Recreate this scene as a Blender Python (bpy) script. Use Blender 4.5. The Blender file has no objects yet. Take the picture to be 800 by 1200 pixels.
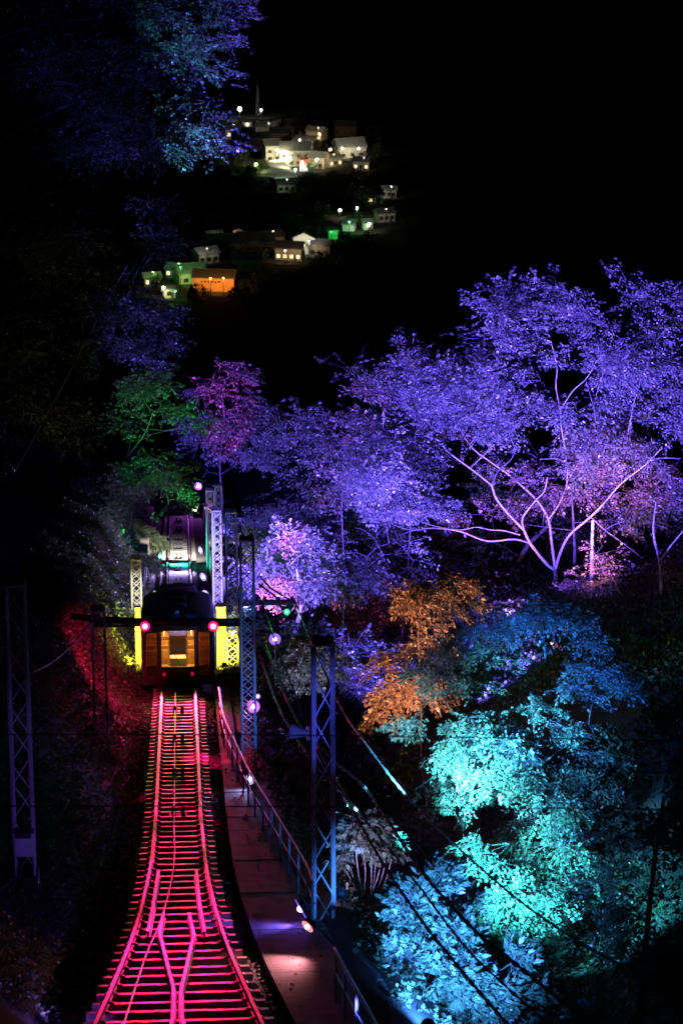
import bpy, math, random
import numpy as np
from mathutils import Vector, Matrix
random.seed(7)
RNG = np.random.default_rng(11)
sc = bpy.context.scene
COL = sc.collection
# ------------------------------------------------------------------ camera
F = 3600.0                      # focal length in pixels of the 800 x 1200 picture (108 mm)
PITCH = math.radians(18.5)
CAMP = Vector((0.22, 0, 260.0))
_d = Vector(((210 - 400) / F, -(380 - 600) / F, -1.0))
_rx = Matrix.Rotation(math.pi / 2 - PITCH, 3, 'X')
_d0 = _rx @ _d
YAW = math.atan2(_d0.x, _d0.y)
CR = Matrix.Rotation(YAW, 3, 'Z') @ _rx
TD = (CR @ _d).normalized()     # direction of the track (down the hill)
S = TD.z / TD.y
cd = bpy.data.cameras.new('camera')
cd.sensor_fit = 'VERTICAL'; cd.sensor_height = 36.0; cd.sensor_width = 24.0
cd.lens = 36.0 * F / 1200.0
cd.clip_start = 0.5; cd.clip_end = 12000
cd.dof.use_dof = True; cd.dof.focus_distance = 92.0; cd.dof.aperture_fstop = 2.4
cam = bpy.data.objects.new('camera', cd); COL.objects.link(cam)
cam.matrix_world = Matrix.Translation(CAMP) @ CR.to_4x4()
sc.camera = cam
# ------------------------------------------------------------------ night sky and moon
w = bpy.data.worlds.new('World'); sc.world = w; w.use_nodes = True
nt = w.node_tree
sky = nt.nodes.new('ShaderNodeTexSky'); sky.sky_type = 'NISHITA'; sky.sun_disc = False
sky.sun_elevation = math.radians(22); sky.sun_rotation = math.radians(200)
bg = nt.nodes['Background']; nt.links.new(sky.outputs[0], bg.inputs[0]); bg.inputs[1].default_value = 0.0000025
sl = bpy.data.lights.new('moon', 'SUN'); sl.energy = 0.00006; sl.angle = math.radians(0.5); sl.color = (1, .95, .88)
moon = bpy.data.objects.new('moon', sl); COL.objects.link(moon)
moon.rotation_euler = (math.radians(68), 0, math.radians(200 - 180))
vs = sc.view_settings
vs.view_transform = 'Standard'; vs.look = 'None'; vs.gamma = 1; vs.exposure = 4.0   # a long night exposure
sc.render.engine = 'CYCLES'
sc.cycles.use_denoising = True
sc.cycles.max_bounces = 5; sc.cycles.diffuse_bounces = 2; sc.cycles.glossy_bounces = 3
sc.cycles.transmission_bounces = 4; sc.cycles.transparent_max_bounces = 12
sc.cycles.sample_clamp_indirect = 2.0
sc.cycles.use_light_tree = True

# ------------------------------------------------------------------ pixel helpers
def at(px, py, z):
    return CAMP + CR @ Vector(((px - 400) / F * z, -(py - 600) / F * z, -z))
P0 = at(209, 860, 87.3)
def Zt(Y): return P0.z + S * (Y - P0.y)          # rail level
_A = 6.305 + (220 / F) * 87.3
def ytr(z): return 600 + F * _A / z - 220
def G(px, py, h=0.0):                             # point of the picture on the plane h above the rails
    d = CR @ Vector(((px - 400) / F, -(py - 600) / F, -1.0))
    t = (P0.z + S * (CAMP.y - P0.y) + h - CAMP.z) / (d.z - S * d.y)
    return CAMP + d * t
def Yz(z): return G(209, ytr(z)).y                # world Y of the track at camera depth z
ZV0, ZVS = CAMP.z - 232.0, -0.06
def Zv(Y): return ZV0 + ZVS * (Y - 900)
def GV(px, py, h=0.0):                            # point of the picture on the valley floor
    d = CR @ Vector(((px - 400) / F, -(py - 600) / F, -1.0))
    t = (ZV0 + ZVS * (CAMP.y - 900) + h - CAMP.z) / (d.z - ZVS * d.y)
    return CAMP + d * t
_zs = np.array([30, 50, 60, 68, 75, 85, 98, 130, 400.])
_ys = np.array([Yz(z) for z in _zs])
def XR(Y): return np.interp(Y, _ys, [4.6, 3.3, 2.75, 2.2, 1.8, 1.5, 1.5, 1.75, 1.75])
def XL(Y): return np.interp(Y, _ys, [2.9, 2.6, 2.2, 1.9, 1.65, 1.55, 1.55, 1.75, 1.75])
def sm(a, b, x):
    t = np.clip((x - a) / (b - a), 0, 1); return t * t * (3 - 2 * t)
def bump(X, Y):
    return (np.sin(X * .9 + 1.3 * np.sin(Y * .37)) * np.sin(Y * .71 + X * .3) * .5 + np.sin(X * 2.3 + Y * 1.7) * .2 + np.sin(X * .31 - Y * .23) * .8)
def gh(X, Y):
    X = np.asarray(X, float); Y = np.asarray(Y, float)
    b = P0.z + S * (Y - P0.y)
    near = 1 - sm(250, 420, Y)
    u = X - XR(Y) - .35
    r = -3.2 * sm(0, 3.5, u) + 2.6 * sm(5, 13, u) + .15 * np.maximum(u - 16, 0)
    wv = -XL(Y) - X
    l = np.minimum(np.maximum(wv, 0) * np.interp(Y, [_ys[2], _ys[4]], [.7, 1.7]), 2.7) + .42 * np.maximum(wv - 1.6, 0)
    off = (r + l) + bump(X, Y) * .16 * (sm(.5, 2, u) + sm(.3, 1.2, wv)) - .5 * (1 - sm(-.5, .1, wv)) * (1 - sm(-.6, .3, u))
    wide = np.clip(.12 * (np.abs(X) - 6), 0, 60) * 0
    n = b + off * near + wide
    v = ZV0 + ZVS * (Y - 900) + bump(X * .05, Y * .05) * 1.0 * sm(700, 900, Y)
    v = v + 90 * sm(80, 420, X + (Y - 1200) * .05) + 70 * sm(60, 300, -X - 90) + 260 * sm(2200, 4500, Y)
    k = 8.0
    m = np.maximum(n, v)
    return m + k * np.log(np.exp((n - m) / k) + np.exp((v - m) / k)) * sm(300, 500, Y)
def gz(x, y): return float(gh(x, y))

# ------------------------------------------------------------------ materials
def mat(name, c, c2=None, rough=.7, scale=3.0, bumpn=0.0, bscale=20., metal=0., spec=.4, emit=None, estr=0.):
    m = bpy.data.materials.new(name); m.use_nodes = True
    t = m.node_tree; p = t.nodes['Principled BSDF']
    p.inputs['Roughness'].default_value = rough; p.inputs['Metallic'].default_value = metal
    p.inputs['Specular IOR Level'].default_value = spec
    tc = t.nodes.new('ShaderNodeTexCoord')
    if c2 is None: c2 = tuple(x * .6 for x in c)
    n = t.nodes.new('ShaderNodeTexNoise'); n.inputs['Scale'].default_value = scale; n.inputs['Detail'].default_value = 6
    t.links.new(tc.outputs['Object'], n.inputs['Vector'])
    r = t.nodes.new('ShaderNodeValToRGB')
    r.color_ramp.elements[0].position = .35; r.color_ramp.elements[1].position = .65
    r.color_ramp.elements[0].color = (*c2, 1); r.color_ramp.elements[1].color = (*c, 1)
    t.links.new(n.outputs['Fac'], r.inputs[0]); t.links.new(r.outputs[0], p.inputs['Base Color'])
    if bumpn:
        n2 = t.nodes.new('ShaderNodeTexNoise'); n2.inputs['Scale'].default_value = bscale; n2.inputs['Detail'].default_value = 5
        t.links.new(tc.outputs['Object'], n2.inputs['Vector'])
        b = t.nodes.new('ShaderNodeBump'); b.inputs['Strength'].default_value = bumpn; b.inputs['Distance'].default_value = .05
        t.links.new(n2.outputs['Fac'], b.inputs['Height']); t.links.new(b.outputs[0], p.inputs['Normal'])
    if emit:
        p.inputs['Emission Color'].default_value = (*emit, 1); p.inputs['Emission Strength'].default_value = estr
        m.cycles.emission_sampling = 'NONE'
    return m
def leafmat(name, c, c2, c3=None, trans=.35, rough=.4):
    m = bpy.data.materials.new(name); m.use_nodes = True
    t = m.node_tree; p = t.nodes['Principled BSDF']; out = t.nodes['Material Output']
    p.inputs['Roughness'].default_value = rough
    g = t.nodes.new('ShaderNodeNewGeometry'); r = t.nodes.new('ShaderNodeValToRGB')
    r.color_ramp.elements[0].color = (*c, 1); r.color_ramp.elements[1].color = (*c2, 1)
    if c3:
        e = r.color_ramp.elements.new(.8); e.color = (*c3, 1)
    t.links.new(g.outputs['Random Per Island'], r.inputs[0])
    t.links.new(r.outputs[0], p.inputs['Base Color'])
    tr = t.nodes.new('ShaderNodeBsdfTranslucent'); t.links.new(r.outputs[0], tr.inputs['Color'])
    mx = t.nodes.new('ShaderNodeMixShader'); mx.inputs[0].default_value = trans
    t.links.new(p.outputs[0], mx.inputs[1]); t.links.new(tr.outputs[0], mx.inputs[2]); t.links.new(mx.outputs[0], out.inputs['Surface'])
    return m
def glassmat(name, tint=(.9, .93, .95)):
    m = bpy.data.materials.new(name); m.use_nodes = True
    t = m.node_tree; t.nodes.remove(t.nodes['Principled BSDF']); out = t.nodes['Material Output']
    tr = t.nodes.new('ShaderNodeBsdfTransparent'); tr.inputs[0].default_value = (*tint, 1)
    gl = t.nodes.new('ShaderNodeBsdfGlossy'); gl.inputs['Roughness'].default_value = .03
    fr = t.nodes.new('ShaderNodeFresnel'); fr.inputs[0].default_value = 1.5
    mx = t.nodes.new('ShaderNodeMixShader')
    t.links.new(fr.outputs[0], mx.inputs[0]); t.links.new(tr.outputs[0], mx.inputs[1]); t.links.new(gl.outputs[0], mx.inputs[2])
    t.links.new(mx.outputs[0], out.inputs['Surface'])
    return m
M = dict(
    soil=mat('soil', (.035, .03, .02), (.012, .011, .008), .9, .8, .8, 6),
    ballast=mat('ballast', (.022, .02, .019), (.006, .006, .006), .9, 14, .9, 30),
    bed=mat('stained_concrete', (.10, .095, .09), (.04, .038, .036), .9, 1.5, .5, 10),
    gravel=mat('gravel', (.07, .064, .06), (.025, .023, .022), .85, 6),
    sleeper=mat('sleeper_concrete', (.36, .34, .32), (.13, .12, .115), .5, 9, .3, 40, spec=.5),
    rail=mat('rail_steel', (.22, .2, .19), (.12, .1, .09), .48, 5, .15, 30, metal=.2),
    rope=mat('haul_rope', (.3, .28, .26), None, .5, 20, metal=.5),
    iron=mat('dark_iron', (.02, .02, .021), None, .6, 8, .2, 30),
    steel=mat('galvanised_steel', (.42, .43, .45), (.26, .26, .27), .5, 6, .1, 50, metal=.2),
    conc=mat('old_concrete', (.24, .23, .215), (.11, .105, .1), .85, 1.3, .4, 12),
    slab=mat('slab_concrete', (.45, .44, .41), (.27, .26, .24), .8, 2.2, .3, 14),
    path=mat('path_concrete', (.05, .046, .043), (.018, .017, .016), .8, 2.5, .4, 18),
    pipe=mat('handrail_steel', (.14, .14, .15), (.08, .08, .085), .35, 5, metal=.6),
    bark=mat('bark', (.10, .08, .065), (.05, .04, .033), .85, 5, .7, 12),
    bark2=mat('pale_bark', (.30, .27, .25), (.18, .16, .15), .8, 5, .5, 10),
    carbody=mat('car_paint', (.03, .009, .012), (.02, .007, .009), .35, 2, spec=.5),
    cardark=mat('car_trim', (.012, .012, .014), None, .4, 3),
    carroof=mat('car_roof_paint', (.10, .10, .105), (.06, .06, .065), .45, 2),
    carcap=mat('car_cap_paint', (.35, .36, .36), (.28, .29, .29), .4, 2),
    interior=mat('car_lining', (.3, .2, .1), (.2, .13, .065), .6, 2),
    seat=mat('seat_plush', (.22, .12, .045), (.12, .06, .025), .8, 6),
    glass=glassmat('window_glass'), dimmed=glassmat('dimmed_glass', (.42, .3, .3)),
    black=mat('lamp_housing', (.015, .015, .016), None, .5, 5),
    wire=mat('cable_sheath', (.06, .06, .065), None, .5, 9),
    greybox=mat('box_paint', (.45, .46, .46), (.38, .39, .39), .5, 3),
    brown=mat('rusty_pipe', (.16, .07, .03), (.09, .04, .02), .8, 8),
    plaster=mat('plaster', (.42, .39, .33), (.3, .28, .24), .8, 1),
    white=mat('white_paint', (.62, .61, .56), (.5, .49, .45), .6, 1),
    tile=mat('roof_tile', (.07, .07, .075), (.045, .045, .05), .6, 3, .3, 8),
    tin=mat('tin_roof', (.26, .26, .26), (.15, .15, .15), .5, 1),
    timber=mat('dark_timber', (.10, .065, .04), (.06, .04, .025), .8, 3),
    asphalt=mat('pale_asphalt', (.3, .3, .29), (.22, .22, .21), .85, 1),
    redp=mat('red_paint', (.5, .06, .03), None, .5, 1),
    orangep=mat('orange_render', (.62, .32, .12), (.52, .26, .1), .8, 1),
)
L = dict(
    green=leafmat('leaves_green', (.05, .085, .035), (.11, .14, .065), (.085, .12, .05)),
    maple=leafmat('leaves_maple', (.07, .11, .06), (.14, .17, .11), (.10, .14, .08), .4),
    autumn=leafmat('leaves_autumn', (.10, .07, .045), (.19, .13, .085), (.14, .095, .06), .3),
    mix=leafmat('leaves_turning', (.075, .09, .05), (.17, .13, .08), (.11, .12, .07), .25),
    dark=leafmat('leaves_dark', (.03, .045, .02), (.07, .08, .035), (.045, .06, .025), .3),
)
def lampmat(col, s):
    return mat('lamp_lens', (.1, .1, .1), None, .3, 1, emit=col, estr=s)

# ------------------------------------------------------------------ mesh helpers
class MB:
    def __init__(s): s.v = []; s.f = []
    def add(s, V, Fc):
        o = len(s.v); s.v += [tuple(p) for p in V]; s.f += [tuple(i + o for i in q) for q in Fc]; return s
    def box(s, c, sz, rot=None):
        c = Vector(c); V = []
        for dz in (-.5, .5):
            for dx, dy in ((-.5, -.5), (.5, -.5), (.5, .5), (-.5, .5)):
                p = Vector((dx * sz[0], dy * sz[1], dz * sz[2]))
                V.append(c + (rot @ p if rot is not None else p))
        return s.add(V, [(3, 2, 1, 0), (4, 5, 6, 7), (0, 1, 5, 4), (1, 2, 6, 5), (2, 3, 7, 6), (3, 0, 4, 7)])
    def hexa(s, V):
        return s.add(V, [(3, 2, 1, 0), (4, 5, 6, 7), (0, 1, 5, 4), (1, 2, 6, 5), (2, 3, 7, 6), (3, 0, 4, 7)])
    def tube(s, pts, rad, n=6, caps=True):
        pts = [Vector(p) for p in pts]; k = len(pts)
        if not hasattr(rad, '__len__'): rad = [rad] * k
        V = []; 
        up = Vector((.13, .21, .97)).normalized()
        for i, p in enumerate(pts):
            t = (pts[min(i + 1, k - 1)] - pts[max(i - 1, 0)]).normalized()
            a = t.cross(up)
            if a.length < .05: a = t.cross(Vector((1, 0, 0)))
            a.normalize(); b = a.cross(t).normalized()
            for j in range(n):
                q = 2 * math.pi * j / n
                V.append(p + (a * math.cos(q) + b * math.sin(q)) * rad[i])
        Fc = [(i * n + j, i * n + (j + 1) % n, (i + 1) * n + (j + 1) % n, (i + 1) * n + j) for i in range(k - 1) for j in range(n)]
        if caps: Fc += [tuple(range(n))[::-1], tuple((k - 1) * n + j for j in range(n))]
        return s.add(V, Fc)
    def sweep(s, pts, prof, fx=None):                # profile (x right, z up) carried along pts
        pts = [Vector(p) for p in pts]; k = len(pts); n = len(prof); V = []
        for i, p in enumerate(pts):
            t = (pts[min(i + 1, k - 1)] - pts[max(i - 1, 0)]); t.z = 0; t.normalize()
            r = Vector((t.y, -t.x, 0))
            for a, b in prof: V.append(p + r * a + Vector((0, 0, b)))
        Fc = [(i * n + j, (i + 1) * n + j, (i + 1) * n + (j + 1) % n, i * n + (j + 1) % n) for i in range(k - 1) for j in range(n)]
        Fc += [tuple(range(n)), tuple((k - 1) * n + j for j in range(n))[::-1]]
        return s.add(V, Fc)
    def disc(s, c, ax, r, n=12, depth=.03):
        c = Vector(c); ax = Vector(ax).normalized()
        return s.tube([c, c + ax * depth], r, n)
    def ball(s, c, r, n=8, m=6):
        c = Vector(c); V = [c + Vector((0, 0, r))]
        for i in range(1, m):
            a = math.pi * i / m
            for j in range(n):
                q = 2 * math.pi * j / n
                V.append(c + Vector((math.sin(a) * math.cos(q), math.sin(a) * math.sin(q), math.cos(a))) * r)
        V.append(c - Vector((0, 0, r))); e = len(V) - 1
        Fc = [(0, 1 + j, 1 + (j + 1) % n) for j in range(n)]
        for i in range(m - 2):
            for j in range(n):
                o = 1 + i * n
                Fc.append((o + j, o + n + j, o + n + (j + 1) % n, o + (j + 1) % n))
        o = 1 + (m - 2) * n
        Fc += [(e, o + (j + 1) % n, o + j) for j in range(n)]
        return s.add(V, Fc)
    def build(s, name, m, parent=None, smooth=False):
        me = bpy.data.meshes.new(name); me.from_pydata(s.v, [], s.f); me.materials.append(m)
        if smooth: me.polygons.foreach_set('use_smooth', [True] * len(me.polygons))
        o = bpy.data.objects.new(name, me); COL.objects.link(o)
        if parent is not None: under(o, parent)
        return o
def wm(o):
    if o.parent is None: return o.matrix_basis.copy()
    return wm(o.parent) @ o.matrix_parent_inverse @ o.matrix_basis
def under(o, parent):
    o.parent = parent; o.matrix_parent_inverse = wm(parent).inverted()
def thing(name, label, cat, loc=(0, 0, 0), group=None):
    o = bpy.data.objects.new(name, None); COL.objects.link(o); o.location = loc; o.empty_display_size = .2
    return tag(o, label, cat, group)
def tag(o, label, cat, group=None):
    o['label'] = label; o['category'] = cat
    if group: o['group'] = group
    return o
def struct(o): o['kind'] = 'structure'; return o
def npmesh(name, V, Q, m, parent=None):
    """V (n,3), Q (k,4) quads"""
    me = bpy.data.meshes.new(name)
    V = np.ascontiguousarray(V, np.float32); Q = np.ascontiguousarray(Q, np.int32)
    me.vertices.add(len(V)); me.vertices.foreach_set('co', V.ravel())
    me.loops.add(Q.size); me.loops.foreach_set('vertex_index', Q.ravel())
    me.polygons.add(len(Q)); me.polygons.foreach_set('loop_start', np.arange(0, Q.size, Q.shape[1], dtype=np.int32))
    me.polygons.foreach_set('loop_total', np.full(len(Q), Q.shape[1], np.int32))
    me.update(calc_edges=True); me.materials.append(m)
    o = bpy.data.objects.new(name, me); COL.objects.link(o)
    if parent is not None: under(o, parent)
    return o
def copymesh(me, name, mtx, parent):
    o = bpy.data.objects.new(name, me); COL.objects.link(o)
    o.matrix_basis = mtx; under(o, parent); return o
_bars = {}
def bar(name, a, b, wd, m, parent, th=None):          # square bar between two points, shared mesh
    key = m.name
    if key not in _bars:
        q = MB().box((0, 0, .5), (1, 1, 1)); me = bpy.data.meshes.new('bar'); me.from_pydata(q.v, [], q.f); me.materials.append(m); _bars[key] = me
    a, b = Vector(a), Vector(b); d = b - a
    q = d.to_track_quat('Z', 'Y').to_matrix()
    mt = Matrix.Translation(a) @ q.to_4x4() @ Matrix.Diagonal((wd, th or wd, d.length, 1))
    return copymesh(_bars[key], name, mt, parent)

RED = (1, .008, .12)
def light(name, kind, loc, col, P, parent=None, tgt=None, angle=60, blend=.6, rad=.08):
    if blend in (.7, .8): blend = 1.0
    ld = bpy.data.lights.new(name, kind); ld.color = col; ld.energy = P; ld.shadow_soft_size = rad
    if kind == 'SPOT': ld.spot_size = math.radians(angle); ld.spot_blend = blend
    o = bpy.data.objects.new(name, ld); COL.objects.link(o)
    q = Matrix.Identity(3)
    if tgt is not None: q = (Vector(tgt) - Vector(loc)).to_track_quat('-Z', 'Y').to_matrix()
    o.matrix_basis = Matrix.Translation(Vector(loc)) @ q.to_4x4()
    if parent is not None: under(o, parent)
    return o
# ------------------------------------------------------------------ ground
xs = np.unique(np.concatenate([np.linspace(-8, 8, 81), np.sign(np.linspace(-1, 1, 121)) * np.abs(np.linspace(-1, 1, 121)) ** 2.4 * 2400]))
ys = np.unique(np.concatenate([np.linspace(-30, 25, 20), np.linspace(25, 240, 300), np.linspace(240, 1600, 170), np.linspace(1600, 7000, 50)]))
XX, YY = np.meshgrid(xs, ys); ZZ = gh(XX, YY)
nx = len(xs)
idx = np.arange(len(ys) * nx).reshape(len(ys), nx)
Q = np.stack([idx[:-1, :-1], idx[:-1, 1:], idx[1:, 1:], idx[1:, :-1]], -1).reshape(-1, 4)
ground = npmesh('hillside', np.stack([XX, YY, ZZ], -1).reshape(-1, 3), Q, M['soil'])
ground.data.polygons.foreach_set('use_smooth', [True] * len(ground.data.polygons)); struct(ground)

# ------------------------------------------------------------------ railway
YN, YC0, YE = Yz(44), Yz(106), Yz(260)
def tp(x, Y, h=0): return Vector((x, Y, Zt(Y) + h))
trk = bpy.data.objects.new('railway_track', None); COL.objects.link(trk); trk.location = tp(0, Yz(60)); struct(trk)
# rails: profile
RP = [(-.05, -.14), (.05, -.14), (.05, -.125), (.01, -.11), (.01, -.035), (.031, -.025), (.031, 0), (-.031, 0), (-.031, -.025), (-.01, -.035), (-.01, -.11), (-.05, -.125)]
def smoothpts(pts, n=10):
    pts = [Vector(p) for p in pts]; out = []
    for i in range(len(pts) - 1):
        p0, p1, p2, p3 = pts[max(i - 1, 0)], pts[i], pts[i + 1], pts[min(i + 2, len(pts) - 1)]
        for k in range(n):
            t = k / n
            out.append(.5 * ((2 * p1) + (p2 - p0) * t + (2 * p0 - 5 * p1 + 4 * p2 - p3) * t * t + (3 * p1 - p0 - 3 * p2 + p3) * t ** 3))
    out.append(pts[-1]); return out
g2 = .5335
def trace(l, mirror=False):
    return [G(x, y) for x, y in l]
YS_ = Yz(66)
_spread = [(260, g2), (150, g2), (110, g2), (95, g2), (85, g2), (78, g2), (73, g2 + .004), (69, g2 + .03), (65.5, .61), (61, .75), (57.5, .93), (54.6, 1.13), (51.3, 1.38), (47.5, 1.7), (44, 2.02)]
rail_l = smoothpts([tp(-x, Yz(z)) for z, x in _spread], 8); rail_r = smoothpts([tp(x, Yz(z)) for z, x in _spread], 8)
MB().sweep(rail_l, RP).build('rail', M['rail'], trk)
MB().sweep(rail_r, RP).build('rail', M['rail'], trk)
def xat(pts, Y):
    pp = sorted((p.y, p.x) for p in pts)
    return float(np.interp(Y, [a for a, b in pp], [b for a, b in pp]))
for l in ([(192, 1069), (187, 1092), (203.5, 1158), (203.5, 1188), (187, 1262)], [(221.5, 1069), (227.5, 1095), (212.5, 1158), (212.5, 1188), (230, 1262)]):
    pts = trace(l); d = []
    for i in range(len(pts) - 1): d += [pts[i].lerp(pts[i + 1], k / 6) for k in range(6)]
    d.append(pts[-1])
    MB().sweep(d, RP).build('frog_rail', M['rail'], trk)
for l in ([(186, 1020), (180, 1059), (173.5, 1092)], [(230, 1020), (234, 1059), (240, 1092)]):
    pts = trace(l)
    MB().sweep(smoothpts(pts, 6), [(a, b + .01) for a, b in RP]).build('guard_rail', M['rail'], trk)
# sleepers
smesh = {}
bedpts = []
y = YN; i = 0
while y < YC0:
    xl_, xr_ = xat(rail_l, y), xat(rail_r, y)
    ext = .27 + .02 * random.random()
    a, b = xl_ - ext, xr_ + ext
    wdt = round(b - a, 2)
    if 'sl' not in smesh:
        q = MB()
        q.hexa([(-.5, -.5, -.5), (.5, -.5, -.5), (.5, .5, -.5), (-.5, .5, -.5), (-.5, -.42, .5), (.5, -.42, .5), (.5, .42, .5), (-.5, .42, .5)])
        me = bpy.data.meshes.new('sleeper'); me.from_pydata(q.v, [], q.f); me.materials.append(M['sleeper']); smesh['sl'] = me
    mt = Matrix.Translation(tp((a + b) / 2 + random.uniform(-.02, .02), y, -.215 + random.uniform(-.006, .006))) @ Matrix.Rotation(math.atan(S), 4, 'X') @ Matrix.Rotation(random.uniform(-.01, .01), 4, 'Z') @ Matrix.Diagonal((wdt, .19, .15, 1))
    copymesh(smesh['sl'], 'sleeper', mt, trk)
    # fastenings: a baseplate and clips where the rail sits
    bedpts.append((a, b, y))
    y += .72 / math.sqrt(1 + S * S); i += 1
# base plates (shared small mesh) on each rail seat
q = MB(); q.hexa([(-.13, -.08, 0), (.13, -.08, 0), (.13, .08, 0), (-.13, .08, 0), (-.1, -.06, .035), (.1, -.06, .035), (.1, .06, .035), (-.1, .06, .035)])
bpm = bpy.data.meshes.new('base_plate'); bpm.from_pydata(q.v, [], q.f); bpm.materials.append(M['iron'])
for a, b, yy in bedpts:
    for xx in (xat(rail_l, yy), xat(rail_r, yy)):
        copymesh(bpm, 'base_plate', Matrix.Translation(tp(xx, yy, -.142)) @ Matrix.Rotation(math.atan(S), 4, 'X'), trk)
# ballast bed
q = MB()
Yb = np.arange(YN - 3, YC0 + .5, .8); V = []; FC = []
for k, yy in enumerate(Yb):
    xl_, xr_ = xat(rail_l, yy), xat(rail_r, yy)
    xx = np.linspace(xl_ - 1.0, xr_ + .75, 13)
    for j, x in enumerate(xx):
        e = -.66 if j in (0, 12) else -.32
        V.append(tp(x, yy, e + random.uniform(-.02, .012)))
for k in range(len(Yb) - 1):
    for j in range(12): FC.append((k * 13 + j, k * 13 + j + 1, (k + 1) * 13 + j + 1, (k + 1) * 13 + j))
q.add(V, FC); bo = q.build('ballast_bed', M['ballast']); struct(bo)
# concrete slab track below the car: separate cast panels with a stepped joint
slab = bpy.data.objects.new('track_slab', None); COL.objects.link(slab); slab.location = tp(0, Yz(140)); struct(slab)
pm = MB(); pm.hexa([(-.46, -.5, -.5), (.46, -.5, -.5), (.46, .5, -.5), (-.46, .5, -.5), (-.445, -.48, .5), (.445, -.48, .5), (.445, .48, .5), (-.445, .48, .5)])
me = bpy.data.meshes.new('slab_panel'); me.from_pydata(pm.v, [], pm.f); me.materials.append(M['slab'])
y = YC0 + .8
while y < YE:
    mt = Matrix.Translation(tp(0, y + .85, -.19 + random.uniform(-.008, .008))) @ Matrix.Rotation(math.atan(S), 4, 'X') @ Matrix.Diagonal((1, 1.72, .2, 1))
    copymesh(me, 'slab_panel', mt, slab); y += 1.72
q = MB(); q.hexa([tp(-1.41, YC0, -.6), tp(1.41, YC0, -.6), tp(1.41, YE, -.6), tp(-1.41, YE, -.6), tp(-1.4, YC0, -.26), tp(1.4, YC0, -.26), tp(1.4, YE, -.26), tp(-1.4, YE, -.26)])
q.build('bed_slab', M['bed'], slab)
for sx in (-1, 1):
    q = MB(); a, b = .66, .86
    q.hexa([tp(sx * a, YC0 + .5, -.25), tp(sx * b, YC0 + .5, -.25), tp(sx * b, YE, -.25), tp(sx * a, YE, -.25), tp(sx * a, YC0 + .5, -.12), tp(sx * b, YC0 + .5, -.12), tp(sx * b, YE, -.12), tp(sx * a, YE, -.12)])
    q.build('kerb_beam', M['slab'], slab)
# haul rope and its sheaves
rope = [tp(-.1 - .012 * (k * .0), Yz(z), -.03) for k, z in enumerate((98.6, 90, 80, 72, 66))] + [G(190, 1075, -.03), G(172, 1118, -.03), G(146, 1197, -.03), G(125, 1262, -.03)]
tag(MB().tube(smoothpts(rope, 8), .016, 6).build('haul_rope', M['rope']), 'thin steel haul rope running up between the red rails', 'cable')
for z in [58.5, 64, 69.4, 73.7, 80, 86.5, 93] + [138.5, 145.9, 153.4, 160, 166.5, 174, 182, 190]:
    yy = Yz(z)
    if z < 70: continue
    k_ = [93, 86.5, 80, 73.7].index(z) if z < 95 else [138.5, 145.9, 153.4, 160, 166.5, 174, 182, 190].index(z)
    nth = ('first', 'second', 'third', 'fourth', 'fifth', 'sixth', 'seventh', 'eighth')[k_]
    t = thing('rope_sheave', nth + (' black twin rope pulley up the red-lit track from the car' if z < 95 else ' black twin rope pulley down the pale slab from the car'), 'pulley', tp(0, yy, -.26), 'rope pulleys between the rails' if z < 95 else 'rope pulleys on the pale slab')
    zb = -.2 if z < 95 else -.085
    MB().box(tp(0, yy, zb + .02), (.44, .3, .05)).build('base', M['iron'], t)
    for x in (-.11, .11):
        q = MB(); q.tube([tp(x - .05, yy, zb + .16), tp(x + .05, yy, zb + .16)], .12, 12); q.build('wheel', M['iron'], t)
        MB().box(tp(x, yy, zb + .09), (.04, .1, .14)).build('bracket', M['iron'], t)

# ------------------------------------------------------------------ path on the right of the track, cast in bays
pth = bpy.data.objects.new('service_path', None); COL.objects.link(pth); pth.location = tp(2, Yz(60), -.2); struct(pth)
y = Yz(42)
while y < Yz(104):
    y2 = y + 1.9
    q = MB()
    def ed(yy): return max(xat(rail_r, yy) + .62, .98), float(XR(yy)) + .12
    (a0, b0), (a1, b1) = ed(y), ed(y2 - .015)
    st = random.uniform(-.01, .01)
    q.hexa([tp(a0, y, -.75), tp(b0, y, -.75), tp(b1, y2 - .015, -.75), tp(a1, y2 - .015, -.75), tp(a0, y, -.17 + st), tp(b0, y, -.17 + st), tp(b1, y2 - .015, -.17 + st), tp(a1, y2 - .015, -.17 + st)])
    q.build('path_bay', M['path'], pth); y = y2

# retaining walls beside the track below the car
def wall(sx, label, z0, z1):
    t = thing('retaining_wall', label, 'wall', tp(sx * 1.7, Yz(z0), -.5))
    y = Yz(z0); yend = Yz(z1)
    while y < yend:
        y2 = min(y + 3.0, yend); q = MB(); e = y2 - .02
        def pr(yy): return [tp(sx * 1.42, yy, -.7), tp(sx * 2.15, yy, -.7), tp(sx * 2.15, yy, .5), tp(sx * 1.56, yy, .5)]
        a, b = pr(y), pr(e)
        V = [a[0], a[1], b[1], b[0], a[3], a[2], b[2], b[3]]
        if sx < 0: V = [V[k] for k in (1, 0, 3, 2, 5, 4, 7, 6)]
        q.hexa(V); q.build('wall_panel', M['conc'], t)
        q = MB(); V = [tp(sx * 1.52, y, .503), tp(sx * 2.2, y, .503), tp(sx * 2.2, e, .503), tp(sx * 1.52, e, .503), tp(sx * 1.52, y, .6), tp(sx * 2.2, y, .6), tp(sx * 2.2, e, .6), tp(sx * 1.52, e, .6)]
        if sx < 0: V = [V[k] for k in (1, 0, 3, 2, 5, 4, 7, 6)]
        q.hexa(V); q.build('coping', M['slab'], t)
        y = y2
wall(-1, 'leaning concrete retaining wall on the green-lit side of the track', 122, 230)
wall(1, 'leaning concrete retaining wall washed violet beside the track', 134, 230)

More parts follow.
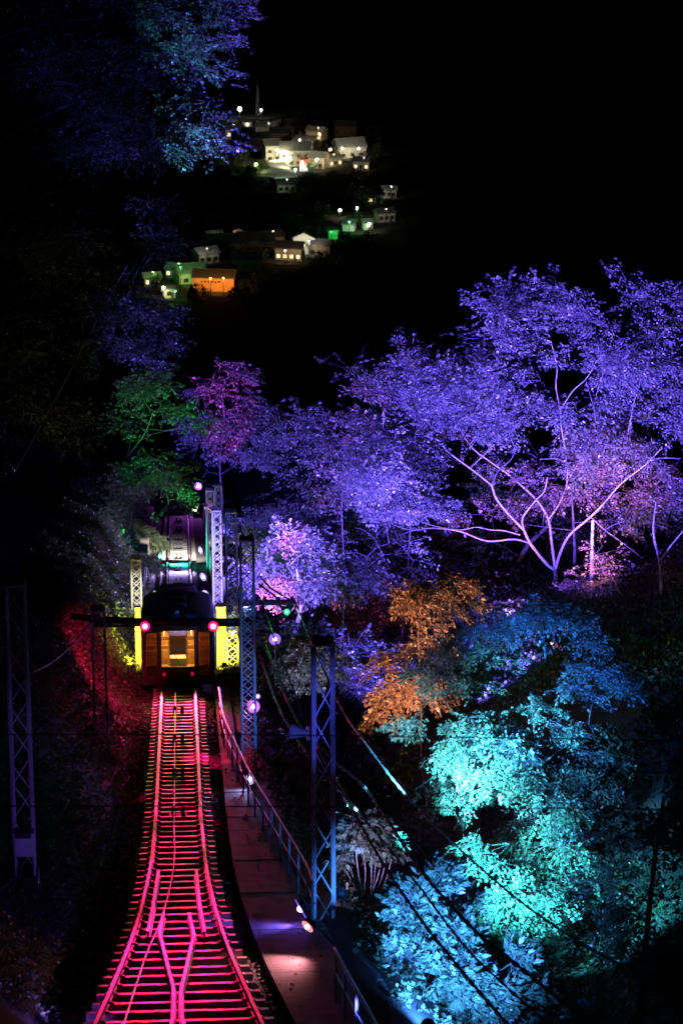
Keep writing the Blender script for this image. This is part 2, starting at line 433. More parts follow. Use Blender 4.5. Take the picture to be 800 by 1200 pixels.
# ------------------------------------------------------------------ lattice masts
def mast(base, H, wd, label, cross=True, panel=1.0, leg=.045, br=.028, cap=True, foot=True):
    base = Vector(base); t = thing('lattice_mast', label, 'mast', base, 'lattice masts beside the track')
    h2 = wd / 2
    for sx in (-1, 1):
        for sy in (-1, 1):
            bar('leg', base + Vector((sx * h2, sy * h2, 0)), base + Vector((sx * h2 * .94, sy * h2 * .94, H)), leg, M['steel'], t)
    n = max(3, int(H / (wd * panel))); dz = H / n
    for k in range(n):
        z0, z1 = k * dz + .02, (k + 1) * dz - .02
        s0, s1 = h2 * (1 - .06 * z0 / H), h2 * (1 - .06 * z1 / H)
        fl = 1 if k % 2 else -1
        for ax in (0, 1):
            for sd in (-1, 1):
                for f in ((fl, -fl) if cross else (fl * sd,)):
                    o = sd * (.004 if f > 0 else -.004) 
                    if ax == 0: a, b = Vector((-f * s0, sd * s0 + o, z0)), Vector((f * s1, sd * s1 + o, z1))
                    else: a, b = Vector((sd * s0 + o, -f * s0, z0)), Vector((sd * s1 + o, f * s1, z1))
                    bar('brace', base + a, base + b, br, M['steel'], t, br * .5)
    if cap:
        MB().box(base + Vector((0, 0, H + .03)), (wd * 1.08, wd * 1.08, .055)).build('cap_plate', M['steel'], t)
        for sx in (-1, 1): MB().tube([base + Vector((sx * wd * .3, 0, H + .06)), base + Vector((sx * wd * .3, 0, H + .16))], .05, 8).build('insulator', M['iron'], t)
    if foot:
        MB().hexa([base + Vector(v) for v in ((-wd * .9, -wd * .9, -1.4), (wd * .9, -wd * .9, -1.4), (wd * .9, wd * .9, -1.4), (-wd * .9, wd * .9, -1.4), (-wd * .7, -wd * .7, 0), (wd * .7, -wd * .7, 0), (wd * .7, wd * .7, 0), (-wd * .7, wd * .7, 0))]).build('footing', M['conc'], t)
    return t
def mbase(px, py, z): return at(px, py, z)
bAR = mbase(379, 1086, 61)
mAR = mast(bAR, (1086 - 748) / F * 61 / .95, .385, 'blue-lit lattice mast on a tall concrete pedestal beside the handrail', False, 1.75, .06, .04, foot=False)
bAL = mbase(30, 1022, 61)
mAL = mast(bAL, (1022 - 682) / F * 61 / .95, .37, 'dim lattice mast carrying a small grey switch box', False, 1.5, .05, .034)
bBR = mbase(292, 908, 80)
mBR = mast(bBR, (908 - 632) / F * 80 / .95, .345, 'black lattice mast carrying the bracket arm and a pink lamp', True, 1.0, .045, .03)
bBL = mbase(121, 932, 80)
mBL = mast(bBL, (932 - 712) / F * 80 / .95, .33, 'black lattice mast against the red-lit bank', True, 1.0, .04, .028)
bCR = mbase(273, 800, 104)
mCR = mast(bCR, (800 - 600) / F * 104 / .95, .37, 'dark lattice mast just behind the one with the bracket arm', True, 1.0, .045, .03)
bCL = mbase(161.5, 745, 116)
mCL = mast(bCL, (745 - 655) / F * 116 / .95, .36, 'short yellow-lit lattice mast on the wall beside the car', True, 1.0, .045, .03)
bDR = mbase(256, 766, 128)
mDR = mast(bDR, (766 - 598) / F * 128 / .95, .36, 'white-lit lattice mast with its foot in yellow light', True, 1.0, .05, .034)
bER = mbase(248.5, 720, 150)
mER = mast(bER, (720 - 575) / F * 150 / .95, .40, 'violet-lit lattice mast behind the white-lit one', True, 1.0, .05, .034)
bFR = mbase(258, 700, 170)
mFR = mast(bFR, (700 - 570) / F * 170 / .95, .36, 'pale lattice mast half hidden by violet leaves', True, 1.0, .05, .034)
# stepped pedestal of the blue mast
t = thing('mast_pedestal', 'dark stepped concrete pedestal under the blue-lit mast', 'pedestal', bAR - Vector((0, 0, 2.6)))
def frust(c, w0, w1, z0, z1): 
    return MB().hexa([c + Vector((sx * w0, sy * w0, z0)) for sx, sy in ((-1, -1), (1, -1), (1, 1), (-1, 1))] + [c + Vector((sx * w1, sy * w1, z1)) for sx, sy in ((-1, -1), (1, -1), (1, 1), (-1, 1))])
frust(bAR, .5, .44, -2.9, -.28).build('block', M['conc'], t)
frust(bAR, .3, .26, -.277, -.003).build('plinth', M['conc'], t)
# cross beam between the black masts, its right end swept up
hb = lambda z, py: (ytr(z) - py)
t = thing('cross_beam', 'long black tube beam spanning the track in front of the car', 'beam', at(209, 727, 80))
bp = [at(84, 722, 80), at(122, 726, 80), at(165, 728, 80), at(250, 728, 80), at(300, 728, 80), at(322, 725, 80), at(334, 719, 80.1), at(341, 708, 80.2)]
MB().tube(smoothpts(bp, 6), .085, 10).build('tube', M['iron'], t, True)
q = MB(); q.tube([at(115, 733, 80), at(295, 733, 80)], .03, 6); q.build('rod', M['iron'], t)
for px in (121, 292): MB().box(at(px, 729, 80), (.46, .46, .12)).build('clamp', M['iron'], t)
# bracket arm with stays
t = thing('bracket_arm', 'dark bracket arm with stays and insulators on the black mast', 'bracket', at(295, 706, 80))
MB().box(at(318, 706, 80), (1.25, .1, .11)).build('arm', M['iron'], t)
MB().tube([at(303, 674, 80), at(318, 690, 80), at(341, 704, 80)], .025, 6).build('stay', M['iron'], t)
MB().tube([at(303, 684, 80), at(330, 705, 80)], .025, 6).build('stay', M['iron'], t)
for px in (310, 326, 342): MB().tube([at(px, 706, 80), at(px, 699, 80)], [.06, .04], 8).build('insulator', M['iron'], t)
# switch box on the left mast
t = thing('switch_box', 'small pale grey switch box hung on the dim lattice mast', 'box', at(28, 1003, 60.4))
MB().box(at(28, 989, 60.4), (.36, .22, .46)).build('case', M['greybox'], t)
MB().box(at(28, 990, 60.1) , (.29, .25, .37)).build('door', M['greybox'], t)
MB().box(at(28, 974, 60.4), (.42, .28, .035)).build('hood', M['greybox'], t)
MB().tube([at(29, 972, 60.6), at(28, 955, 60.7)], .03, 6).build('conduit', M['iron'], t)

# ------------------------------------------------------------------ handrails
def railing(pts, label, hgt, npost_gap=1.7, kick=True):
    """pts: points at top rail"""
    t = thing('handrail', label, 'handrail', pts[0] - Vector((0, 0, hgt)))
    pts = smoothpts(pts, 10)
    MB().tube(pts, .03, 8).build('top_rail', M['pipe'], t, True)
    MB().tube([p - Vector((0, 0, hgt * .45)) for p in pts], .022, 6).build('mid_rail', M['pipe'], t, True)
    acc = npost_gap
    for i in range(1, len(pts)):
        acc += (pts[i] - pts[i - 1]).length
        if acc >= npost_gap:
            acc = 0; p = pts[i]
            bar('post', p - Vector((0, 0, hgt + .1)), p - Vector((0, 0, .02)), .045, M['pipe'], t)
    return t
def onrail(px, py, z): return at(px, py, z)
rp = [G(x, y, .78) for x, y in ((257, 806), (262, 838), (275, 868), (293, 905), (325, 957), (358, 1012), (366, 1034))]
railing(rp, 'steel handrail with a pink glint curving along the service path', .95)
railing([G(x, y, .78) for x, y in ((392, 1112), (412, 1150), (445, 1210), (470, 1270))], 'steel handrail going down past the concrete pedestal', .95, 1.5)
# ------------------------------------------------------------------ cable car
YF = Yz(98.2); CL = 9.0
def cp(x, s, h): yy = YF + s; return Vector((x, yy, Zt(yy) + h))
car = thing('cable_car', 'dark red cable car with glowing orange windows and red lamps on the track', 'cable car', cp(0, 4, 0))
HWD = 1.16; EAV = 2.12
def chexa(x0, x1, s0, s1, h0, h1, name, m, parent=None, tw=0):
    q = MB().hexa([cp(x0, s0, h0), cp(x1, s0, h0), cp(x1, s1, h0), cp(x0, s1, h0), cp(x0 + tw, s0, h1), cp(x1 - tw, s0, h1), cp(x1 - tw, s1, h1), cp(x0 + tw, s1, h1)])
    return q.build(name, m, parent or car)
chexa(-HWD, HWD, .02, CL, .12, .2, 'floor', M['cardark'])
chexa(-.56, .56, .0, .06, .2, .74, 'front_panel', M['carbody'])
for sx in (-1, 1):
    a, b = sorted((sx * .563, sx * (HWD)))
    chexa(a, b, .0, .06, .2, .36, 'door_sill', M['carbody'])
    for x0, x1 in ((.563, .67), (1.0, 1.16)):
        p, r = sorted((sx * x0, sx * x1)); chexa(p, r, -.012, .07, .36, EAV, 'pillar', M['carbody'])
    p, r = sorted((sx * .673, sx * .997))
    chexa(p, r, .0, .05, .36, .44, 'rail_bar', M['carbody']); chexa(p, r, .0, .05, .76, .80, 'rail_bar', M['carbody'])
    chexa(p, r, .0, .05, 1.9, EAV, 'header', M['cardark'])
    pn = chexa(p, r, .022, .03, .44, 1.9, 'window', M['dimmed'])  # dimness of the side panes is put into the glass colour
    # side wall with windows
    p, r = sorted((sx * HWD, sx * (HWD - .05)))
    chexa(p, r, .075, CL, .2, .85, 'side_panel', M['carbody'])
    chexa(p, r, .075, CL, 1.85, EAV, 'side_panel', M['carbody'])
    for k in range(8):
        s0 = .075 + k * (CL - .2) / 7
        chexa(p, r, s0, s0 + .12, .853, 1.847, 'side_pillar', M['carbody'])
        if k < 7:
            o = sx * .02
            chexa(sx * HWD - sx * .03 - .004, sx * HWD - sx * .03 + .004, s0 + .123, s0 + (CL - .2) / 7 - .003, .853, 1.847, 'side_window', M['glass'])
chexa(-.56, .56, -.012, .06, 1.97, EAV, 'header', M['cardark'])
for sx in (-1, 1):
    p, r = sorted((sx * .56, sx * .515)); chexa(p, r, -.006, .05, .743, 1.967, 'window_frame', M['cardark'])
chexa(-.514, .514, .02, .028, .743, 1.967, 'windscreen', M['glass'])
wp = MB().tube([cp(.1, -.02, .76), cp(-.16, -.03, 1.3)], .012, 5).build('wiper', M['cardark'], car)
chexa(-.7, .7, -.14, -.003, .0, .17, 'bumper', M['cardark'])
# far end
chexa(-HWD + .06, HWD - .06, CL - .06, CL, .203, .8, 'back_panel', M['carbody'])
chexa(-.5, .5, CL - .04, CL - .03, .803, 1.95, 'rear_window', M['glass'])
for x in (-.9, .7): chexa(x - .2, x + .4, CL - .07, CL, .803, 1.95, 'rear_pillar', M['cardark'])
# arched roof
q = MB(); prof = []
for k in range(13):
    a = math.pi * k / 12; prof.append((math.cos(a) * 1.2, EAV + .003 + .42 * math.sin(a) ** .8))
V = []; ss = [-.16, -.02, .35, .9, CL - .4, CL, CL + .12]; scl = [.86, .96, 1, 1, 1, 1, .95]; hs = [.35, .72, .95, 1, 1, .96, .6]
for s_, k_, h_ in zip(ss, scl, hs):
    for x, h in prof: V.append(cp(x * k_, s_, EAV + .003 + (h - EAV - .003) * h_))
n = 13; FC = [(i * n + j, i * n + j + 1, (i + 1) * n + j + 1, (i + 1) * n + j) for i in range(len(ss) - 1) for j in range(n - 1)]
FC += [tuple(range(n)), tuple((len(ss) - 1) * n + j for j in range(n))[::-1]] + [(i * n, (i + 1) * n, (i + 1) * n + n - 1, i * n + n - 1) for i in range(len(ss) - 1)]
q.add(V, FC); roof = q.build('roof', M['carroof'], car, True)
for s_ in (2.2, 4.5, 6.8):
    chexa(-.3, .3, s_, s_ + .7, EAV + .4, EAV + .52, 'roof_vent', M['carroof'], roof, .06)
chexa(-.66, .66, CL - 1.2, CL - .1, EAV + .36, EAV + .62, 'roof_housing', M['carcap'], roof, .1)
chexa(-.07, .07, .3, .5, EAV + .33, EAV + .5, 'horn', M['steel'], roof, .02)
chexa(-.5, .5, -.19, -.165, EAV + .01, EAV + .09, 'destination_plate', M['steel'], roof)
# lamps
for sx in (-1, 1):
    lm = MB().disc(cp(sx * 1.07, -.10, 1.96), (0, -1, 0), .075, 12, .05).build('marker_lamp', M['redp'], car)
    MB().disc(cp(sx * 1.07, -.0125, 1.96), (0, -1, 0), .1, 12, .085).build('lamp_bezel', M['cardark'], lm)
for sx in (-1, 1):
    hl = MB().disc(cp(sx * .45, -.02, .5), (0, -1, 0), .06, 14, .05).build('added_lamp', lampmat(RED, .02), car)  # added red lamps, only there to light the sleepers ahead of the car
    light('added_light', 'SPOT', cp(sx * .45, -.12, .5), RED, 190, car, tp(sx * .3, YF - 12, -.1), 34, 1.0, .05)
# wheels
for s_ in (1.6, 7.4):
    for sx in (-1, 1):
        q = MB(); q.tube([cp(sx * .5, s_, .0 + .16), cp(sx * .62, s_, .16)], .3, 16); wl = q.build('wheel', M['iron'], car)
chexa(-.8, .8, .9, CL - .9, .02, .117, 'underframe', M['cardark'])
# inside: stepped floor seats and ceiling lamps
for k, s_ in enumerate((1.2, 2.6, 4.0, 5.4, 6.8)):
    for sx in (-1, 1):
        p, r = sorted((sx * .32, sx * 1.06))
        st = chexa(p, r, s_, s_ + .48, .2, .62, 'seat', M['seat'])
        chexa(p, r, s_ + .483, s_ + .58, .2, 1.12, 'seat_back', M['seat'], st)
MB().box(cp(0, .55, .62), (.5, .3, .8)).build('driver_desk', M['interior'], car)
chexa(-1.08, 1.08, .1, CL - .1, 2.02, 2.08, 'ceiling', M['interior'])
for sx in (-1, 1):
    MB().tube([cp(sx * .28, .9, .75), cp(sx * .28, .9, 2.0)], .02, 6).build('grab_pole', M['steel'], car)
    MB().tube([cp(sx * .45, 1.0, 1.7), cp(sx * .45, 8, 1.7)], .018, 6).build('grab_rail', M['steel'], car)
warm = lampmat((1, .55, .15), .2)
for s_ in (1.2, 3.5, 6.0, 8.0):
    chexa(-.3, .3, s_, s_ + .7, 1.97, 2.01, 'ceiling_lamp', warm)
for s_ in (1.4, 3.8, 6.2):
    light('cabin_light', 'POINT', cp(0, s_, 1.8), (1, .5, .1), 26, car, rad=.15)
# ------------------------------------------------------------------ flood lights
_hous = {}
def flood(loc, tgt, col, P, angle, label, blend=.7, size=.2, lens=8., stand=True, group='coloured flood lights', rad=None, ground=None, more=()):
    loc = Vector(loc); tgt = Vector(tgt); d = (tgt - loc).normalized()
    gzv = gz(loc.x, loc.y) if ground is None else ground
    t = thing('flood_light', label, 'flood light', (loc.x, loc.y, gzv if stand else loc.z), group)
    q = d.to_track_quat('Y', 'Z').to_matrix()
    h = MB(); s = size
    # tapering can, mouth open towards the target
    prof = [(-.9, .45), (-.75, .62), (0, 1.0), (.25, 1.05), (.25, .95), (.06, .9)]
    V = []; n = 12
    for (yy, r) in prof:
        for j in range(n):
            a = 2 * math.pi * j / n
            V.append(loc + q @ Vector((math.cos(a) * r * s * .6, yy * s * .6, math.sin(a) * r * s * .6)))
    FC = [(i * n + j, i * n + (j + 1) % n, (i + 1) * n + (j + 1) % n, (i + 1) * n + j) for i in range(len(prof) - 1) for j in range(n)] + [tuple(range(n))[::-1]]
    h.add(V, FC); h.build('housing', M['black'], t)
    MB().disc(loc + d * s * .02, d, s * .54, 12, .012).build('lens', lampmat(col, lens), t)
    y_ = MB(); r_ = q @ Vector((1, 0, 0))
    y_.tube([loc + r_ * s * .68, loc + r_ * s * .7 - Vector((0, 0, s * .75)), loc - r_ * s * .7 - Vector((0, 0, s * .75)), loc - r_ * s * .68], .012, 5)
    y_.build('yoke', M['black'], t)
    if stand:
        MB().tube([Vector((loc.x, loc.y, gzv - .1)), loc - Vector((0, 0, s * .75))], .025, 6).build('stake', M['black'], t)
    light('flood_beam', 'SPOT', loc + d * (s * .2 + .02), col, P, t, tgt, angle, blend, rad or s * .3)
    for tg2, P2, a2 in more: light('flood_beam', 'SPOT', loc + d * (s * .2 + .03), col, P2, t, tg2, a2, 1.0, rad or s * .3)
    return t
def gpos(X, Y, h=.6): return Vector((X, Y, gz(X, Y) + h))
VIO = (.22, .10, 1.0); BLU = (.06, .14, 1.0); CYA = (.10, .58, 1.0); GRN = (.02, 1.0, .12); MAG = (.75, .05, 1.0); ORG = (1.0, .42, .16); LIL = (.5, .38, 1.0); YEL = (1.0, .85, .05)
# two red lamps clamped under the black cross beam, each throwing several beams along the rails
def redlamp(px, label, beams):
    loc = at(px, 734, 79.8); d = (tp(0, Yz(60)) - loc).normalized()
    t = thing('beam_lamp', label, 'lamp', loc, 'red lamps under the cross beam')
    MB().tube([loc - d * .2, loc - d * .14, loc - d * .01], [.07, .13, .14], 14).build('housing', M['black'], t, True)
    MB().ball(loc - d * .01, .075, 12, 8).build('lens', lampmat(RED, 9), t, True)
    MB().tube([loc - d * .012, loc + d * .004], .135, 16).build('halo_disc', lampmat(RED, .07), t)  # emissive disc imitates the red halo round the lamp
    MB().box(loc + Vector((0, .05, .12)), (.05, .05, .16)).build('clamp', M['iron'], t)
    for tg, pw, an in beams:
        light('flood_beam', 'SPOT', loc + d * .1 if tg.y < loc.y else loc + Vector((0, .22, -.12)), RED, pw, t, tg, an, .5, .05)
redlamp(170, 'red lamp under the cross beam on the bank side', [(tp(0, Yz(52.5), -.1), 1500, 6.2), (tp(0, Yz(64), -.1), 340, 7.2), (tp(0, Yz(74), -.1), 220, 15), (at(119, 785, 90), 900, 20)])
redlamp(250, 'red lamp under the cross beam on the mast side', [(tp(0, Yz(57.5), -.1), 780, 6.6), (tp(0, Yz(69.5), -.1), 220, 9), (tp(0, Yz(77.5), -.1), 120, 24), (tp(1.05, Yz(83.2), -.2), 300, 24)])

# ------------------------------------------------------------------ visible lamps
def lamp(loc, col, P, label, r=.07, glow=10., mount=None, aim=None, angle=120, kind='SPOT', group='small coloured lamps by the track'):
    """small round lamp head with a glowing halo disc, hung on an arm"""
    r *= .8; loc = Vector(loc); t = thing('spot_lamp', label, 'lamp', loc, group)
    toc = (CAMP - loc).normalized() if aim is None else Vector(aim).normalized()
    q = MB(); q.tube([loc - toc * .16, loc - toc * .12, loc - toc * .01], [r * .8, r * 1.8, r * 2.15], 12); q.build('housing', M['black'], t)
    MB().ball(loc, r * .6, 12, 8).build('lens', lampmat(col, glow), t, True)
    MB().tube([loc - toc * .009, loc + toc * .006], [r * 2.1, r * 2.1], 16).build('halo_disc', lampmat(col, .06), t)  # coloured glow round the lens, put in as an emissive disc
    if mount is not None: MB().tube([loc - toc * .14, Vector(mount)], .018, 6).build('arm', M['iron'], t)
    light('lamp_light', kind, loc + toc * (r + .05), col, P, t, loc + toc * 5, angle, .8, r * .7)
    return t
lamp(at(352, 1065, 60.2), (.20, .10, 1), 16, 'violet lamp clamped to the handrail by the blue-lit mast', .125, 12, at(369, 1058, 60.6), aim=(-.8, -.2, -.4))
lamp(at(360, 1086, 57.2), (1, .32, .36), 30, 'orange lamp at the foot of the blue-lit mast', .08, 12, at(392, 1108, 56.5), aim=(-.7, -.6, -.4))
lamp(at(297, 828, 79.5), (.75, .12, 1), 2, 'pink lamp clamped halfway up the black mast', .1, 12, at(297, 822, 80))
lamp(at(322, 749, 96), (.35, .15, 1), 25, 'violet lamp on a short pole beyond the bracket arm', .11, 9, at(322, 775, 96.2))
MBp = MB().tube([at(322, 752, 96.2), Vector((at(322, 752, 96.2).x, at(322, 752, 96.2).y, gz(at(322, 752, 96.2).x, at(322, 752, 96.2).y) - .2))], .04, 8).build('lamp_pole', M['iron']); tag(MBp, 'thin dark pole under the violet lamp beyond the bracket arm', 'pole')
lamp(at(293, 913, 78), (.45, .4, 1), 6, 'white violet lamp at the foot of the black mast', .085, 12, at(300, 906, 78.6), aim=(-.6, -.6, .2))
lamp(at(302, 816, 80.6), (.6, .3, 1), 6, 'tiny violet lamp on the far side of the black mast', .04, 9, at(298, 816, 80.4))
lamp(at(336, 717, 79.7), (.03, 1, .25), 3, 'small green lamp at the swept-up end of the beam', .05, 12, at(336, 720, 80))
lamp(at(187, 652, 150), (.05, 1, .75), 130, 'cyan green lamp on the coping of the left wall', .12, 10, at(184, 660, 150), aim=(1, -.35, -.1))
lamp(at(181, 697, 124), (.03, 1, .25), 160, 'green lamp on the left wall just behind the car roof', .10, 10, at(177, 702, 124), aim=(.9, -.6, .05))
lamp(at(235, 645, 146), (.5, .35, 1), 170, 'violet white lamp highest on the right wall', .12, 12, at(240, 652, 146), aim=(-.8, -.5, -.1))
lamp(at(238, 676, 132), (.5, .32, 1), 130, 'violet white lamp midway along the right wall', .11, 12, at(243, 682, 132), aim=(-.6, -.6, -.1))
lamp(at(240, 697, 122), (.5, .35, 1), 120, 'violet white lamp on the right wall close behind the car', .11, 12, at(245, 703, 122), aim=(-.6, -.7, .1))
lamp(at(232, 570, 190), (.6, .12, 1), 30, 'lone violet lamp above the far end of the track', .14, 10, at(236, 574, 190.2))
# concrete posts beside the car, washed by yellow uplights
for sx, px0, lb in ((-1, 165, 'pale concrete post lit yellow on the bank side of the car'), (1, 256, 'pale concrete post lit yellow on the mast side of the car')):
    c = tp(sx * (1.5 if sx > 0 else 1.36), Yz(105.5), 0); t = thing('track_post', lb, 'post', c - Vector((0, 0, .5)), 'concrete posts beside the car')
    hw = .09 if sx < 0 else .17
    frust(c, hw + .03, hw, -.5, 2.0).build('shaft', M['slab'], t)
    MB().box(c + Vector((0, 0, 2.053)), (hw * 2.3, hw * 2.3, .1)).build('cap', M['slab'], t)
    flood(tp(sx * 1.52, Yz(102.2), .3), c + Vector((0, 0, 1.2)), YEL, 170, 60, 'yellow flood light on the ground at the %s of the car' % ('bank side' if sx < 0 else 'mast side'), .6, .14, stand=False, group='yellow floods beside the car')
# unlit horn-shaped fitting on an arm of the blue mast
t = thing('loudspeaker', 'pale horn loudspeaker on an arm of the blue-lit mast', 'loudspeaker', at(372, 858, 61))
MB().tube([at(339, 856, 60.6), at(342, 857, 60.6), at(360, 859, 60.7)], [.16, .155, .06], 14).build('horn', M['greybox'], t, True)
MB().box(at(363, 857, 60.8), (.14, .2, .3)).build('driver_case', M['greybox'], t)
MB().tube([at(363, 861, 60.8), at(378, 861, 61)], .025, 6).build('arm', M['steel'], t)
# ------------------------------------------------------------------ cables
def strand(pts, r, label, twist=True, n=14, name='cable', group=None):
    pp = smoothpts(pts, n)
    if not twist:
        o = MB().tube(pp, r, 6).build(name, M['wire'], None, True); return tag(o, label, 'cable', group)
    dense = []; acc = 0
    for i in range(len(pp) - 1):
        L_ = (pp[i + 1] - pp[i]).length; k = max(1, int(L_ / .11))
        dense += [pp[i].lerp(pp[i + 1], j / k) for j in range(k)]
    dense.append(pp[-1])
    q = MB(); up = Vector((0, 0, 1))
    for ph in (0, math.pi):
        hp = []
        for i, p in enumerate(dense):
            t_ = (dense[min(i + 1, len(dense) - 1)] - dense[max(i - 1, 0)]).normalized()
            a = t_.cross(up).normalized(); b = a.cross(t_)
            w_ = i * .75 + ph
            hp.append(p + (a * math.cos(w_) + b * math.sin(w_)) * r * .9)
        q.tube(hp, r, 5)
    return tag(q.build(name, M['wire'], None, True), label, 'cable', group)
strand([at(304, 740, 80), at(345, 838, 72), at(388, 888, 66), at(429, 925, 62), at(490, 1016, 54), at(550, 1085, 49), at(600, 1127, 46), at(690, 1198, 42), at(800, 1275, 38)], .022, 'thickest twisted cable slanting from the black mast past the cyan maple')
strand([at(304, 765, 80), at(327, 830, 74), at(365, 890, 66), at(401, 932, 62), at(449, 1013, 55), at(490, 1074, 51), at(528, 1123, 48), at(589, 1195, 44), at(660, 1275, 40)], .02, 'twisted cable crossing the blue-lit bush, lowest of the slanting cables')
strand([at(304, 700, 80.2), at(360, 850, 70), at(410, 938, 62), at(449, 986, 58), at(490, 1038, 54), at(545, 1110, 49), at(600, 1163, 46), at(640, 1199, 44), at(720, 1275, 40)], .014, 'thin twisted cable between the two thicker slanting ones')
strand([at(343, 700, 80.2), at(395, 820, 72), at(435, 880, 66), at(482, 939, 62), at(534, 991, 57), at(600, 1049, 52), at(667, 1097, 48), at(710, 1122, 46), at(800, 1167, 43), at(900, 1215, 40)], .014, 'thin twisted cable running in front of the lowest cyan boughs')
strand([at(-30, 791, 62), at(0, 791, 61.5), at(38, 788, 61), at(80, 760, 69), at(121, 714, 80)], .016, 'twisted cable sagging from the dim mast to the black mast on the bank')
strand([at(-60, 861, 40), at(300, 861, 41), at(860, 869, 42)], .009, 'upper of two faint dark cables strung straight across', False)
strand([at(-60, 945, 40), at(300, 945, 41), at(860, 949, 42)], .009, 'lower of two faint dark cables strung straight across', False)
strand([at(-10, 1050, 58), at(24, 1025, 60.5)], .012, 'short guy cable at the foot of the dim mast', False)
tag(MB().tube([at(735, 1200, 36), at(806, 1160, 37), at(850, 1136, 37.6)], .03, 8).build('guard_pipe', M['brown'], None, True), 'rusty brown pipe rail below the thin twisted cable', 'pipe')

# ------------------------------------------------------------------ trees
def unit(a): return a / np.maximum(np.linalg.norm(a, axis=-1, keepdims=True), 1e-9)
def vn(p, s, seed):                                   # cheap smooth noise, -1..1
    q = p * s + seed * 7.31
    return (np.sin(q[:, 0] + 1.7 * np.sin(q[:, 1] * .9)) * np.sin(q[:, 1] * 1.1 + 1.3 * np.sin(q[:, 2])) + np.sin(q[:, 2] * 1.3 + q[:, 0] * .8)) * .5
def leaf_quads(o, d, n, m, Lg, W, size, rng, asp=.34, tilt=.45):
    N = len(o)
    b = unit(np.cross(n, d))
    t = rng.random((N, m, 1)); sd = np.where(rng.random((N, m, 1)) < .5, -1., 1.)
    wv = rng.random((N, m, 1)) * W * (1.05 - .75 * t)
    pos = o[:, None] + d[:, None] * Lg[:, None, None] * t + b[:, None] * sd * wv + n[:, None] * (rng.normal(0, .035, (N, m, 1)) - .10 * t * t)
    ax = unit(d[:, None] * (.75 + rng.random((N, m, 1)) * .4) + b[:, None] * sd * rng.random((N, m, 1)) * 1.3 + rng.normal(0, .25, (N, m, 3)))
    nn = unit(n[:, None] + rng.normal(0, tilt * 1.5, (N, m, 3)))
    wd = unit(np.cross(ax, nn))
    s = size * (.45 + 1.1 * rng.random((N, m, 1)) ** 1.5)
    V = np.stack([pos, pos + ax * s * .45 + wd * s * asp, pos + ax * s, pos + ax * s * .45 - wd * s * asp], 2)
    V[:, :, 2, 2] -= s[..., 0] * .12
    return V.reshape(-1, 3)
def tubes(A, B, ra, rb):                              # many three-sided twigs at once
    d = unit(B - A); up = np.tile(np.array([[.1, .2, .97]]), (len(A), 1)); a = unit(np.cross(d, up)); b = np.cross(a, d)
    V = []
    for P, r in ((A, ra), (B, rb)):
        for j in range(3):
            q = 2 * math.pi * j / 3
            V.append(P + (a * math.cos(q) + b * math.sin(q)) * r[:, None])
    V = np.stack(V, 1); base = np.arange(len(A))[:, None] * 6
    Qd = np.concatenate([base + np.array([[j, (j + 1) % 3, 3 + (j + 1) % 3, 3 + j]]) for j in range(3)])
    return V.reshape(-1, 3), Qd
def inpoly(x, y, poly):
    c = np.zeros(len(x), bool); n = len(poly)
    for i in range(n):
        x0, y0 = poly[i]; x1, y1 = poly[i - 1]
        k = ((y0 > y) != (y1 > y)) & (x < (x1 - x0) * (y - y0) / (y1 - y0 + 1e-9) + x0); c ^= k
    return c
def padsin(poly, z, depth, n, rng, holes=()):
    """pad centres spread through the crown whose silhouette is poly"""
    P = np.array(poly, float); lo, hi = P.min(0), P.max(0); out = []
    c = P.mean(0)
    while len(out) < n:
        x = rng.uniform(lo[0], hi[0], 400); y = rng.uniform(lo[1], hi[1], 400)
        ok = inpoly(x, y, poly)
        for h in holes: ok &= ~inpoly(x, y, h)
        for a, b in zip(x[ok], y[ok]):
            if len(out) >= n: break
            e = max(0, 1 - (((a - c[0]) / (hi[0] - lo[0]) * 2) ** 2 + ((b - c[1]) / (hi[1] - lo[1]) * 2) ** 2) * .7)
            zz = z + depth * math.sqrt(e) * rng.uniform(-1, 1)
            out.append((a, b, zz))
    return out
